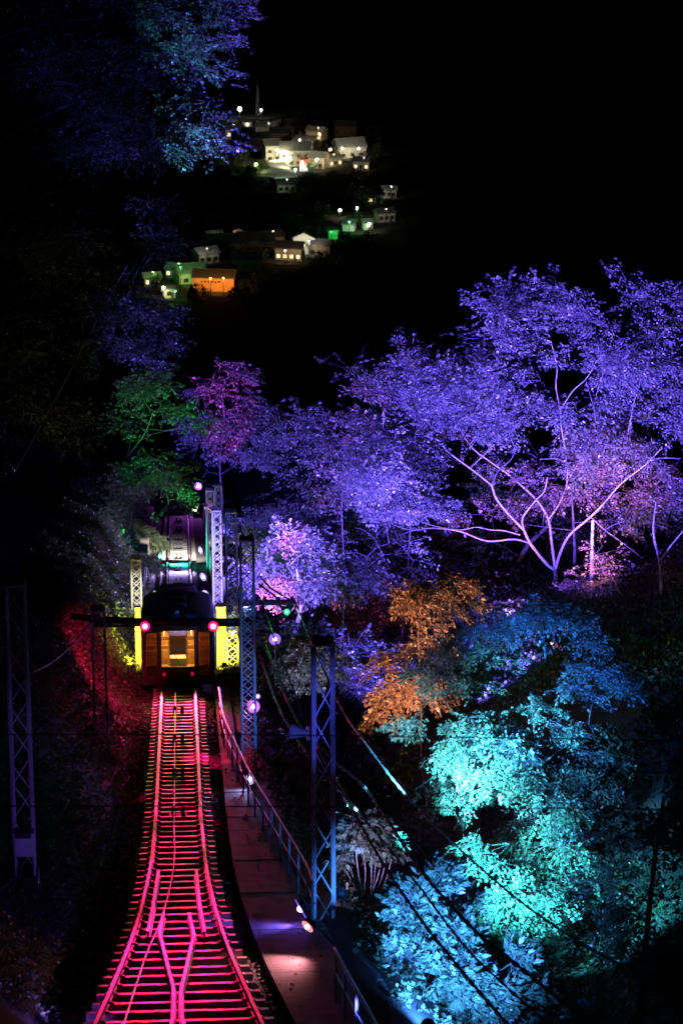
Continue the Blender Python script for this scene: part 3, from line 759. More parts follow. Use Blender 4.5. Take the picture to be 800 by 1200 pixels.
def tree(name, label, cat, base, pads, lm, bk, rng, rh=(1.0, 1.6), rv=.4, sprays=26, m=26, size=.1, spl=.8, spw=.28, limbs=(), r0=.14, asp=.34, group=None, nstep=.12, gap=-.25, tilt=.45, droop=.1, twig=.004, maxlimb=60, dens=1.9, cone=0.):
    """base: foot; pads: (px, py, z); limbs: traced polylines with radii"""
    base = Vector(base); t = thing(name, label, cat, base, group)
    C = np.array([at(*p) for p in pads]); cen = C.mean(0); cen[2] = min(cen[2], C[:, 2].mean())
    wood = MB(); nodes = []; nrad = []
    def addlimb(pts, ra, rb, n=6):
        sp = smoothpts(pts, 5); k = len(sp)
        wood.tube(sp, [ra + (rb - ra) * i / (k - 1) for i in range(k)], n, False)
        for i, p in enumerate(sp): nodes.append(np.array(p)); nrad.append(ra + (rb - ra) * i / (k - 1))
    for pts, ra, rb in limbs: addlimb([Vector(p) for p in pts], ra, rb)
    if not limbs:
        top = Vector(cen) + Vector((rng.uniform(-.3, .3), rng.uniform(-.3, .3), 0)); top.z = base.z + (C[:, 2].max() - base.z) * .8
        k1 = base.lerp(top, .35) + Vector((rng.uniform(-.25, .25), rng.uniform(-.2, .2), 0)); k2 = base.lerp(top, .7) + Vector((rng.uniform(-.3, .3), rng.uniform(-.3, .3), 0))
        addlimb([base - Vector((0, 0, .3)), k1, k2, top], r0, r0 * .25, 8)
    order = np.argsort(np.linalg.norm(C - np.array(base), axis=1))
    for ii in order[:maxlimb]:
        p = C[ii]; Nn = np.array(nodes); dd = np.linalg.norm(Nn - p, axis=1) + np.maximum(Nn[:, 2] - p[2] + .1, 0) * 1.2
        j = int(np.argmin(dd)); a = Vector(nodes[j]); b = Vector(p); ra = min(nrad[j] * .7, .008 + .007 * (b - a).length)
        md = a.lerp(b, .5) + Vector((rng.normal(0, .12), rng.normal(0, .12), .12 + rng.normal(0, .1))) * min(1, (b - a).length / 2)
        addlimb([a, md, b], max(ra, .01), max(.35 * ra, .006), 5)
    trunk = wood.build('trunk', bk, t, True)
    # sprays
    k = len(C); n = int(sprays * dens)
    u = unit(rng.normal(size=(k, n, 3))); rr = rng.random((k, n, 1)) ** .45
    R = rng.uniform(rh[0], rh[1], (k, 1, 1)); ell = np.concatenate([R, R, R * rv], 2)
    o = C[:, None] + u * rr * ell
    out = unit(o - cen - np.array([0, 0, -.0])); out[..., 2] *= .35
    dd = unit(.7 * out + .75 * u * np.array([1, 1, .4]) + rng.normal(0, .3, (k, n, 3)) - np.array([0, 0, droop]))
    nn = unit(np.array([0, 0, 1.]) + .35 * out + rng.normal(0, .3, (k, n, 3)))
    if cone:
        hz = np.linalg.norm((o - C[:, None])[..., :2], axis=2); sg = ((o - C[:, None]) * out).sum(2)
        o[..., 2] -= cone * (.5 * hz + sg); dd[..., 2] -= cone * .9; nn = unit(nn + out * cone * .8); dd = unit(dd)
    o, dd, nn = o.reshape(-1, 3), dd.reshape(-1, 3), nn.reshape(-1, 3)
    anc = np.repeat(C, n, 0)
    keep = vn(o, .9 / max(.5, rh[0]), rng.uniform(0, 9)) > gap
    o, dd, nn, anc = o[keep], dd[keep], nn[keep], anc[keep]
    Lg = spl * (.6 + .7 * rng.random(len(o)))
    V = leaf_quads(o, dd, nn, m, Lg, spw, size, rng, asp, tilt)
    npmesh('crown', V, np.arange(len(V)).reshape(-1, 4), lm, t)
    tip = o + dd * Lg[:, None]
    A = np.concatenate([anc + (o - anc) * .15, o]); B = np.concatenate([o, tip]); r = np.full(len(A), twig)
    TV, TQ = tubes(A, B, r * 1.3, r * .6)
    npmesh('twigs', TV, TQ, M['bark'], t)['kind'] = 'stuff'
    return t
R1 = np.random.default_rng(101)
# --- the big spreading tree on the right, limbs as they stand
Z1 = 139
def lp_(l, z0=0, z1=0):
    k = len(l); return [at(x, y, Z1 + z0 + (z1 - z0) * i / (k - 1)) for i, (x, y) in enumerate(l)]
limbs1 = [
    (lp_([(652, 700), (651, 684), (650, 668)]), 0.116, 0.095),
    (lp_([(650, 668), (640, 661), (621, 637), (614, 622)], 0, -1), 0.075, 0.058),
    (lp_([(614, 622), (612, 607), (626, 588), (637, 576), (641, 560)], -1, -3), 0.041, 0.020),
    (lp_([(614, 622), (595, 602), (581, 584), (576, 569)], -1, -2.5), 0.051, 0.044),
    (lp_([(576, 569), (556, 553), (525, 530), (513, 516), (486, 508), (470, 500)], -2.5, -4), 0.041, 0.014),
    (lp_([(576, 569), (584, 551), (598, 539), (606, 520)], -2.5, 1), 0.031, 0.014),
    (lp_([(621, 637), (602, 632), (570, 634), (539, 623), (507, 619), (479, 621), (455, 612)], 0, -4), 0.044, 0.012),
    (lp_([(609, 627), (590, 622), (574, 621), (558, 618), (535, 621), (500, 614), (470, 600)], -1, 2), 0.031, 0.010),
    (lp_([(650, 668), (646, 637), (642, 609), (630, 588), (616, 574), (595, 556), (574, 541), (553, 525), (539, 504), (520, 480)], 0, 3), 0.068, 0.014),
    (lp_([(642, 609), (655, 590), (664, 565), (662, 530), (657, 500), (656, 481)], 0, 1), 0.041, 0.024),
    (lp_([(656, 481), (651, 453), (652, 430), (645, 400)], 1, 0), 0.027, 0.010),
    (lp_([(656, 481), (670, 459), (687, 443), (700, 420)], 1, -2), 0.024, 0.010),
    (lp_([(664, 565), (684, 530), (696, 500), (695, 478), (686, 447)], 1, 2), 0.031, 0.010),
    (lp_([(695, 478), (701, 453), (712, 425)], 2, 3), 0.020, 0.008),
    (lp_([(650, 668), (656, 648), (667, 627), (690, 607), (708, 589), (727, 567), (755, 545), (775, 525)], 0, -2), 0.068, 0.020),
    (lp_([(727, 567), (733, 520), (747, 456), (768, 434), (792, 411)], -1, 2), 0.031, 0.010),
    (lp_([(692, 606), (708, 621), (730, 637), (752, 654)], 0, -3), 0.031, 0.014),
]
poly1 = [(440, 470), (470, 420), (540, 405), (580, 380), (578, 350), (650, 345), (700, 335), (760, 340), (850, 360), (850, 600), (800, 640), (740, 625), (690, 575), (640, 545), (600, 530), (560, 545), (520, 520), (490, 560), (470, 640), (440, 620), (420, 560)]
base1 = at(652, 700, Z1)
pads1 = padsin(poly1, Z1, 5.5, 190, R1)
pads1 += [(650 + 0, 338, 139), (600, 345, 138), (735, 332, 140), (480, 412, 138)]
tree('spreading_tree', 'wide spreading tree with pale forked limbs and violet-lit leaves', 'tree', base1, pads1, L['mix'], M['bark2'], R1, (.9, 1.5), .6, 15, 24, .115, .75, .34, limbs1, gap=-.16, maxlimb=45, dens=1.9)
# lower boughs of turning leaves under it
R2 = np.random.default_rng(102)
pads2 = [(545, 603, 141), (570, 598, 140), (600, 612, 141), (590, 590, 142), (640, 585, 141), (670, 575, 139), (655, 560, 138), (690, 560, 138), (720, 590, 139), (745, 580, 138), (770, 600, 139), (735, 610, 140), (780, 570, 138), (700, 545, 138), (620, 555, 141), (760, 555, 139)]
tree('russet_tree', 'tree of russet leaves showing under the violet spreading crown', 'tree', at(668, 705, 142), pads2, L['autumn'], M['bark'], R2, (.9, 1.4), .28, 22, 22, .12, .7, .3, r0=.1, gap=-.4)
R3 = np.random.default_rng(103)
pads3 = padsin([(690, 650), (800, 640), (840, 700), (800, 740), (720, 720), (680, 690)], 130, 3, 16, R3)
tree('low_tree', 'low tree of dull russet leaves behind the cyan maple', 'tree', at(772, 745, 131), pads3, L['autumn'], M['bark2'], R3, (.9, 1.4), .4, 20, 20, .11, .6, .3, limbs=[([at(772, 745, 131), at(774, 690, 131), at(772, 659, 131), at(765, 624, 131), at(768, 589, 132)], .09, .03), ([at(772, 659, 131), at(785, 640, 130), at(800, 622, 129)], .05, .02), ([at(692, 706, 131), at(693, 650, 131), at(694, 610, 131)], .09, .06)])
# --- the cyan maple
R4 = np.random.default_rng(104)
poly4 = [(455, 850), (500, 760), (545, 725), (600, 700), (640, 695), (690, 725), (760, 765), (770, 830), (720, 880), (695, 960), (680, 1040), (645, 1085), (575, 1095), (545, 1060), (560, 1020), (535, 960), (500, 940), (495, 890), (470, 870)]
pads4 = padsin(poly4, 70, 2.2, 70, R4)
pads4 += [(500, 890, 68), (515, 905, 67.5), (535, 935, 67), (560, 960, 67), (540, 880, 67), (575, 905, 66.5), (600, 880, 67), (560, 990, 67), (585, 1010, 66.5), (575, 1060, 66), (600, 1045, 66), (635, 1050, 66.5), (620, 1075, 66), (650, 1030, 67), (590, 1080, 66), (480, 845, 69), (455, 845, 69.5), (545, 735, 71), (530, 755, 70.5), (640, 705, 71), (655, 725, 71)] + [(570, 930, 67.4), (602, 930, 67.6), (622, 962, 67.6), (590, 962, 67.2), (642, 930, 68), (610, 900, 68), (652, 965, 68), (630, 1003, 67.4), (600, 988, 67.2), (575, 870, 68), (545, 860, 68.4), (665, 1010, 68), (530, 905, 67.6)]
tree('cyan_maple', 'tall maple lit cyan in tiers of broad boughs', 'tree', (at(650, 1110, 73.5).x, at(650, 1110, 73.5).y, gz(at(650, 1110, 73.5).x, at(650, 1110, 73.5).y)), pads4, L['maple'], M['bark'], R4, (.4, .85), .13, 15, 34, .07, .42, .18, r0=.022, gap=-.1, maxlimb=40, cone=.38, dens=1.6, tilt=.3, droop=.22, twig=.004)
R5 = np.random.default_rng(105)
pads5 = [(500, 690, 86), (528, 678, 86), (482, 700, 85), (515, 705, 86), (490, 728, 85), (520, 725, 87), (470, 695, 86), (465, 800, 85), (490, 795, 85), (455, 815, 85), (510, 800, 86), (450, 835, 86), (470, 850, 86), (440, 845, 86), (500, 750, 87), (455, 765, 87), (480, 760, 87), (540, 700, 87)]
b5 = at(510, 900, 87)
tree('orange_maple', 'maple with orange-lit boughs beside the cyan maple', 'tree', (b5.x, b5.y, gz(b5.x, b5.y)), pads5, L['autumn'], M['bark'], R5, (.5, .9), .14, 20, 28, .08, .5, .2, r0=.045, gap=-.2, cone=.4, tilt=.35, droop=.15, twig=.005)
R6 = np.random.default_rng(106)
pads6 = [(438, 975, 72), (470, 965, 73), (495, 970, 73), (455, 1000, 73), (490, 1000, 73), (500, 1025, 74), (480, 985, 73)]
b6 = at(500, 1080, 74)
tree('small_maple', 'small brown-red maple between the stemmy shrub and the cyan maple', 'tree', (b6.x, b6.y, gz(b6.x, b6.y)), pads6, L['autumn'], M['bark'], R6, (.4, .7), .25, 16, 22, .08, .4, .16, r0=.05)
# --- blue-lit broad-leaved bush
R7 = np.random.default_rng(107)
pads7 = padsin([(462, 1050), (490, 1025), (530, 1022), (575, 1040), (600, 1100), (625, 1220), (480, 1260), (458, 1130)], 57.5, 1.2, 46, R7)
b7 = at(540, 1250, 58)
tree('bushy_shrub', 'blue-white lit bush of long upright leaves under the twisted cables', 'shrub', (b7.x, b7.y, min(gz(b7.x, b7.y), b7.z)), pads7, L['maple'], M['bark'], R7, (.28, .45), .8, 22, 12, .16, .3, .08, r0=.05, asp=.2, tilt=.5, droop=-.5, gap=-.6, twig=.005)
# --- stemmy shrub with curled leaves
R8 = np.random.default_rng(108)
pads8 = [(415, 965, 64), (435, 962, 64), (452, 978, 64), (405, 990, 64.4), (425, 985, 64), (445, 995, 63.6), (460, 990, 64), (400, 1005, 64), (440, 970, 64.5)]
b8 = at(428, 1075, 64)
stems = [([Vector((b8.x + R8.uniform(-.25, .25), b8.y, b8.z - .3)), at(px * .7 + 428 * .3 + 2, 1030, z), at(px, py + 6, z)], .011, .006) for px, py, z in pads8]
tree('stemmy_shrub', 'leggy shrub of curled pale leaves on bare violet stems', 'shrub', b8, pads8, L['maple'], M['bark2'], R8, (.12, .28), .6, 9, 7, .14, .2, .1, limbs=stems, asp=.26, tilt=.5, droop=.5, gap=-2)
# --- violet trees in the middle
R9 = np.random.default_rng(109)
poly9 = [(300, 650), (310, 590), (330, 500), (370, 450), (410, 432), (455, 440), (475, 480), (480, 560), (470, 640), (430, 690), (385, 705), (330, 700)]
pads9 = padsin(poly9, 125, 4, 120, R9)
b9 = at(395, 800, 126)
tree('violet_tree', 'rounded tree flooded violet beside the far masts', 'tree', (b9.x, b9.y, gz(b9.x, b9.y)), pads9, L['mix'], M['bark'], R9, (.9, 1.4), .6, 15, 24, .1, .7, .34, gap=.06, r0=.045)
R10 = np.random.default_rng(110)
pads10 = padsin([(300, 640), (345, 620), (380, 640), (375, 690), (330, 700), (300, 690)], 112, 1.5, 20, R10)
b10 = at(340, 790, 113)
tree('lilac_tree', 'small tree washed bright lilac behind the bracket arm', 'tree', (b10.x, b10.y, gz(b10.x, b10.y)), pads10, L['mix'], M['bark2'], R10, (.6, 1.0), .4, 20, 22, .11, .6, .24, gap=-.3)
R11 = np.random.default_rng(111)
pads11 = padsin([(215, 560), (225, 480), (240, 430), (270, 420), (295, 440), (310, 520), (305, 590), (270, 560), (245, 575)], 205, 4, 44, R11)
b11 = at(262, 640, 206)
tree('magenta_tree', 'tree glowing magenta at the far end of the track', 'tree', (b11.x, b11.y, gz(b11.x, b11.y)), pads11, L['mix'], M['bark'], R11, (1.1, 1.8), .4, 20, 22, .14, .9, .35, gap=-.05, r0=.08)
R12 = np.random.default_rng(112)
pads12 = padsin([(130, 450), (165, 425), (205, 440), (222, 500), (218, 560), (205, 600), (175, 620), (150, 560), (135, 500)], 160, 3, 34, R12) + [(196, 578, 150), (205, 585, 150), (198, 592, 150), (190, 570, 151), (212, 590, 149)]
b12 = at(128, 600, 165)
tree('green_tree', 'tree lit green leaning over the far track', 'tree', (b12.x, b12.y, gz(b12.x, b12.y)), pads12, L['green'], M['bark'], R12, (.8, 1.4), .3, 20, 22, .12, .8, .3, gap=.05, r0=.07)
R20 = np.random.default_rng(120)
pads20 = padsin([(430, 700), (425, 600), (440, 500), (470, 430), (510, 430), (540, 480), (530, 560), (510, 640), (490, 700)], 134, 3, 60, R20)
b20 = at(470, 760, 136)
tree('deep_violet_tree', 'deep violet tree filling the gap beside the spreading crown', 'tree', (b20.x, b20.y, gz(b20.x, b20.y)), pads20, L['mix'], M['bark'], R20, (.9, 1.5), .55, 16, 24, .1, .7, .34, gap=.03, r0=.05)
# --- great tree on the left
R13 = np.random.default_rng(113)
poly13 = [(20, -60), (290, -60), (262, 30), (235, 60), (262, 90), (255, 140), (262, 168), (225, 170), (200, 200), (150, 195), (90, 175), (20, 150)]
pads13 = padsin(poly13, 118, 5, 84, R13) + [(255, 20, 116), (245, 45, 116), (250, 95, 116), (245, 120, 116), (250, 150, 117), (265, 5, 116)]
b13 = at(-45, 640, 124)
tree('great_tree', 'great tree on the left with cyan and violet edges', 'tree', (b13.x, b13.y, gz(b13.x, b13.y)), pads13, L['green'], M['bark'], R13, (1.0, 1.6), .5, 18, 24, .11, .75, .32, gap=-.2, maxlimb=40, limbs=[([Vector((b13.x, b13.y, gz(b13.x, b13.y) - .5)), at(-50, 300, 123), at(-55, 0, 122), at(-40, -150, 121)], .4, .15), ([at(-54, 60, 122), at(40, 30, 120), at(120, 20, 118)], .12, .05), ([at(-52, 200, 122), at(60, 130, 120), at(140, 110, 118)], .12, .05)])
R14 = np.random.default_rng(114)
pads14 = padsin([(120, 420), (115, 350), (150, 320), (180, 230), (215, 220), (205, 290), (190, 350), (195, 400), (170, 430)], 140, 3, 30, R14)
b14 = at(10, 600, 146)
tree('slender_tree', 'slender dark tree with violet specks under the great tree', 'tree', (b14.x, b14.y, gz(b14.x, b14.y)), pads14, L['green'], M['bark'], R14, (.9, 1.4), .4, 18, 22, .11, .7, .3, r0=.06, gap=0.)
R15 = np.random.default_rng(115)
pads15 = padsin([(-20, 210), (60, 200), (130, 260), (120, 420), (100, 520), (-20, 560)], 120, 3, 50, R15)
b15 = at(-20, 700, 122)
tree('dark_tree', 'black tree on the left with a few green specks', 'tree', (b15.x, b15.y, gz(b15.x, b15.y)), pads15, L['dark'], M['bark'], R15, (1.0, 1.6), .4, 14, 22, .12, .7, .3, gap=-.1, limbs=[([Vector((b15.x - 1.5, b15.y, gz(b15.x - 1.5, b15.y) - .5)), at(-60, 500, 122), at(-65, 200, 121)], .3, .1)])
# --- lit sprig tree and dark growth on the right
R16 = np.random.default_rng(116)
pads16 = [(345, 780, 96), (360, 772, 96), (370, 785, 96), (355, 795, 96), (378, 770, 96), (385, 790, 97), (372, 760, 97), (395, 775, 97)]
b16 = at(385, 850, 97)
tree('sprig_tree', 'small maple with pale lilac boughs beside the blue-lit mast', 'tree', (b16.x, b16.y, gz(b16.x, b16.y)), pads16, L['maple'], M['bark'], R16, (.4, .7), .25, 20, 24, .09, .45, .18, r0=.05)
R17 = np.random.default_rng(117)
pads17 = padsin([(725, 900), (780, 840), (830, 800), (830, 1230), (650, 1230), (660, 1150), (705, 1080)], 62, 2.0, 90, R17)
b17 = at(740, 1260, 62)
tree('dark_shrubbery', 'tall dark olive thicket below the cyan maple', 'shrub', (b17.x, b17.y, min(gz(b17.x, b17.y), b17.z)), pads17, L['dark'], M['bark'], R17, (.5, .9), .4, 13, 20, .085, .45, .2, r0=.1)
R18 = np.random.default_rng(118)
pads18 = padsin([(310, 730), (380, 720), (440, 730), (470, 800), (420, 860), (350, 860), (310, 820)], 112, 3, 40, R18)
b18 = at(400, 900, 113)
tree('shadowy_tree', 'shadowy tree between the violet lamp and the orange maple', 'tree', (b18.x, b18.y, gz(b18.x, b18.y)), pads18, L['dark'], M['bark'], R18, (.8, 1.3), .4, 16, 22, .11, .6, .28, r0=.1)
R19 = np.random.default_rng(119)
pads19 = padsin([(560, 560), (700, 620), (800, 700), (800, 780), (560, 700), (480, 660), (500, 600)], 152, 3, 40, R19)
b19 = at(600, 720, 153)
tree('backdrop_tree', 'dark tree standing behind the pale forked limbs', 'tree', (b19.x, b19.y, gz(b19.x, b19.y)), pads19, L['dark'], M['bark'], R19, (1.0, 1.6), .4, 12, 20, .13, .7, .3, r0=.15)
# small shrubs along the handrail
Rs = np.random.default_rng(130)
for i, (px, py, z, lb) in enumerate([(318, 905, 83, 'low shrub just behind the foot of the black mast'), (335, 930, 79, 'low shrub outside the handrail near the white violet lamp'), (300, 880, 88, 'low shrub behind the curving handrail'), (405, 1050, 66, 'low shrub right behind the blue-lit mast'), (350, 900, 84, 'low shrub under the horn loudspeaker'), (430, 1090, 64, 'low shrub between the pedestal and the blue-lit bush'), (270, 800, 101, 'round black bush beside the yellow light at the car'), (268, 735, 122, 'shrub crowding the foot of the white-lit mast'), (262, 690, 140, 'shrub behind the white-lit mast over the right wall'), (256, 655, 158, 'shrub leaning over the right wall further down'), (166, 700, 128, 'shrub leaning over the left wall behind the short mast'), (172, 668, 142, 'shrub over the left wall by the cyan green lamp'), (180, 635, 160, 'shrub over the left wall at the far end of the track'), (150, 735, 114, 'shrub at the foot of the short mast on the bank side')]):
    kx = 1 if i < 7 else .9
    pp = [(px + Rs.uniform(-16, 16) * kx, py + Rs.uniform(-14, 10), z + Rs.uniform(-.3, .3)) for _ in range(9 if i < 7 else 14)]
    b = at(px, py + 22, z)
    tree('low_shrub', lb, 'shrub', b, pp, L['green'], M['bark'], Rs, (.2, .36), .7, 14, 12, .085, .26, .12, r0=.03, group='low shrubs by the handrail')
# ground cover on the bank and the slope
def cover(name, label, n, xf, yr, size, lm, seed):
    rg = np.random.default_rng(seed); Y = rg.uniform(*yr, n); X = xf(Y, rg.random(n))
    o = np.stack([X, Y, gh(X, Y) + rg.uniform(0, .12, n)], 1)
    d = unit(rg.normal(size=(n, 3)) + np.array([.4, -.3, .5])); nn = unit(rg.normal(size=(n, 3)) * .6 + np.array([.5, -.4, .8]))
    V = leaf_quads(o, d, nn, 7, np.full(n, .22), .08, size, rg, .3, .5)
    ob = npmesh(name, V, np.arange(len(V)).reshape(-1, 4), lm); ob['kind'] = 'stuff'; return tag(ob, label, 'ground cover')
cover('bank_weeds', 'leafy weeds covering the red-lit bank beside the car', 30000, lambda Y, r: -XL(Y) + .45 - r * 4.0, (Yz(52), Yz(200)), .085, L['green'], 5)
cover('slope_weeds', 'low leafy growth on the slope right of the handrail', 14000, lambda Y, r: XR(Y) + .5 + r * 9, (Yz(52), Yz(135)), .1, L['dark'], 6)

cover('slope_dark_cover', 'dark ferns added to darken the slope under the spreading tree', 26000, lambda Y, r: 6 + r * 30, (Yz(98), Yz(175)), .16, L['dark'], 7)  # dark growth added to hide flood spill on the bare slope
# loose stones of the track bed and leaves blown on the path
rg = np.random.default_rng(77); n = 15000
Yg = rg.uniform(Yz(47), Yz(99), n); fx = rg.random(n)
xl_ = np.interp(Yg, [p.y for p in rail_l][::-1], [p.x for p in rail_l][::-1]); xr_ = -xl_
Xg = np.where(fx < .62, xl_ - 1.5 + rg.random(n) * 1.35, np.where(fx < .78, xr_ + .2 + rg.random(n) * .45, xl_ + (xr_ - xl_) * rg.random(n)))
edge = np.minimum(np.clip((Xg - (xl_ - 1.0)) / .2, 0, 1), np.clip((xr_ + .75 - Xg) / .2, 0, 1))
Zg = P0.z + S * (Yg - P0.y) - .64 + .33 * edge
cube = np.array([[x, y, z] for z in (-1, 1) for x, y in ((-1, -1), (1, -1), (1, 1), (-1, 1))], float)
V = cube[None] * rg.uniform(.5, 1.2, (n, 8, 1)) * rg.uniform(.014, .045, (n, 1, 1)) * rg.uniform(.6, 1.3, (n, 1, 3))
an = rg.uniform(0, 6.28, n); ca, sa = np.cos(an)[:, None], np.sin(an)[:, None]
V = np.stack([V[..., 0] * ca - V[..., 1] * sa, V[..., 0] * sa + V[..., 1] * ca, V[..., 2]], -1) + np.stack([Xg, Yg, Zg], -1)[:, None]
fc = np.array([(3, 2, 1, 0), (4, 5, 6, 7), (0, 1, 5, 4), (1, 2, 6, 5), (2, 3, 7, 6), (3, 0, 4, 7)])
st = npmesh('track_gravel', V.reshape(-1, 3), (np.arange(n)[:, None, None] * 8 + fc[None]).reshape(-1, 4), M['gravel']); st['kind'] = 'stuff'; tag(st, 'loose dark gravel strewn along the red-lit rails', 'gravel')
n = 420; Yg = rg.uniform(Yz(47), Yz(99), n); Xa = np.maximum(np.interp(Yg, [p.y for p in rail_r][::-1], [p.x for p in rail_r][::-1]) + .62, .98)
Xg = Xa + (XR(Yg) - Xa) * rg.random(n) ** .7
o = np.stack([Xg, Yg, P0.z + S * (Yg - P0.y) - .15], -1)
V = leaf_quads(o, unit(rg.normal(size=(n, 3)) * np.array([1, 1, .2])), unit(rg.normal(size=(n, 3)) * .3 + np.array([0, 0, 1.])), 1, np.full(n, .02), .02, .09, rg, .35, .3)
lv = npmesh('fallen_leaves', V, np.arange(len(V)).reshape(-1, 4), L['autumn']); lv['kind'] = 'stuff'; tag(lv, 'dry fallen leaves scattered on the service path', 'leaves')
# ------------------------------------------------------------------ hidden floods in the shrubbery
def F2(px, py, z, tpx, tpy, tz, col, P, ang, label, blend=.8, h=None):
    p = at(px, py, z); g = gz(p.x, p.y)
    if p.z < g + .3: p.z = g + .3
    return flood(p, at(tpx, tpy, tz), col, P, ang, label, blend)
VIB = (.10, .06, 1.0)
F2(455, 850, 100, 612, 450, 139, VIB, 95000, 30, 'violet flood light in the gully aimed at the spreading crown')
F2(520, 850, 105, 765, 415, 139, VIB, 66000, 30, 'violet flood light in the gully aimed at the right of the crown')
F2(590, 722, 126, 640, 600, 139, (.3, .12, 1), 900, 50, 'violet flood light at the foot of the pale forked limbs')
F2(640, 800, 114, 712, 572, 139, (1, .36, .14), 9000, 15, 'orange flood light in the gully aimed at the russet boughs')
F2(560, 700, 130, 578, 600, 140, ORG, 600, 40, 'orange flood light under the left russet bough')
flood(at(393, 905, 60.5), at(525, 890, 67), CYA, 6200, 18, 'cyan flood light clamped to the blue-lit mast, upper one', 1., .17, stand=False, more=[(at(560, 935, 67), 7500, 16), (at(610, 868, 68), 5200, 16), (at(615, 940, 68), 4600, 16), (at(470, 850, 69), 2000, 13), (at(570, 820, 69), 2600, 16)])
flood(at(393, 945, 60.5), at(572, 1000, 67), (.06, .62, .95), 6800, 16, 'cyan green flood light clamped to the blue-lit mast, lower one', 1., .17, stand=False, more=[(at(603, 1052, 66), 7500, 16), (at(650, 1045, 67), 5000, 15), (at(650, 985, 68), 3200, 14)])
flood(at(391, 860, 60.7), at(700, 780, 70), (.02, .12, 1), 4500, 34, 'blue flood light clamped to the blue-lit mast', .8, .17, stand=False)
flood(at(391, 830, 60.7), at(480, 835, 69.5), LIL, 600, 22, 'lilac flood light clamped to the blue-lit mast', .8, .15, stand=False)
F2(425, 900, 78, 490, 745, 86, (1, .4, .19), 1800, 46, 'orange flood light under the orange maple')
F2(500, 1320, 50.5, 525, 1100, 57.5, (.05, .24, 1), 6000, 34, 'pale blue flood light aimed at the bushy shrub')
F2(400, 1075, 61.5, 430, 980, 64, LIL, 130, 50, 'lilac flood light aimed at the leggy shrub')
flood(at(281, 690, 103.5), at(400, 570, 125), VIB, 10500, 46, 'violet flood light clamped to the dark mast, lower one', .8, .17, stand=False)
flood(at(281, 650, 103.5), at(470, 500, 132), VIB, 14000, 22, 'violet flood light clamped to the dark mast, upper one', .8, .17, stand=False)
flood(at(300, 700, 81), at(342, 668, 112), (.3, .2, 1), 3000, 8, 'lilac flood light clamped to the black mast', .8, .15, stand=False)
flood(at(281, 715, 103.5), at(368, 688, 121), (1, .13, .5), 5500, 13, 'pink flood light clamped to the dark mast', 1., .17, stand=False, more=[(at(402, 528, 121), 3500, 9), (at(338, 640, 112), 1800, 9)])
F2(268, 650, 190, 262, 458, 205, MAG, 5000, 20, 'magenta flood light at the far end of the track')
F2(270, 640, 172, 262, 500, 203, VIB, 22000, 40, 'violet flood light beside the far track')
F2(148, 655, 148, 180, 480, 160, GRN, 900, 30, 'green flood light on the far left bank')
F2(150, 640, 143, 201, 583, 150, GRN, 900, 28, 'green flood light under the low green bough')
F2(288, 712, 118, 262, 75, 116, VIB, 26000, 17, 'violet flood light outside the right wall aimed at the edge of the great tree')
F2(292, 715, 117, 225, 130, 116, (.04, .6, .7), 9000, 10, 'teal flood light outside the right wall aimed at the great tree')
F2(296, 722, 116, 130, 80, 118, VIB, 1800, 24, 'dim violet flood light outside the right wall aimed into the great tree')
F2(278, 690, 134, 165, 370, 140, VIB, 4000, 20, 'violet flood light aimed at the slender tree')
F2(415, 1265, 48.5, 388, 790, 61, (.08, .10, 1), 1300, 13, 'blue flood light aimed up the blue-lit mast')
F2(425, 850, 101, 480, 570, 134, VIB, 19000, 28, 'violet flood light in the gully aimed at the deep violet tree')
F2(268, 775, 114, 254, 650, 132, LIL, 3200, 30, 'lilac flood light aimed up the white-lit mast')
F2(140, 770, 110, 161, 690, 116, (1, .95, .6), 500, 20, 'cream flood light aimed up the short mast on the bank side')
F2(352, 850, 92, 365, 780, 96, LIL, 260, 40, 'lilac flood light under the small lilac maple')
F2(60, 1240, 51.5, 32, 900, 61, VIO, 40, 30, 'weak violet flood light aimed at the dim mast')
flood(at(241, 592, 148), at(210, 648, 156), (1, .9, .84), 2600, 30, 'white flood light near the top of the violet-lit mast', .7, .16, stand=False)

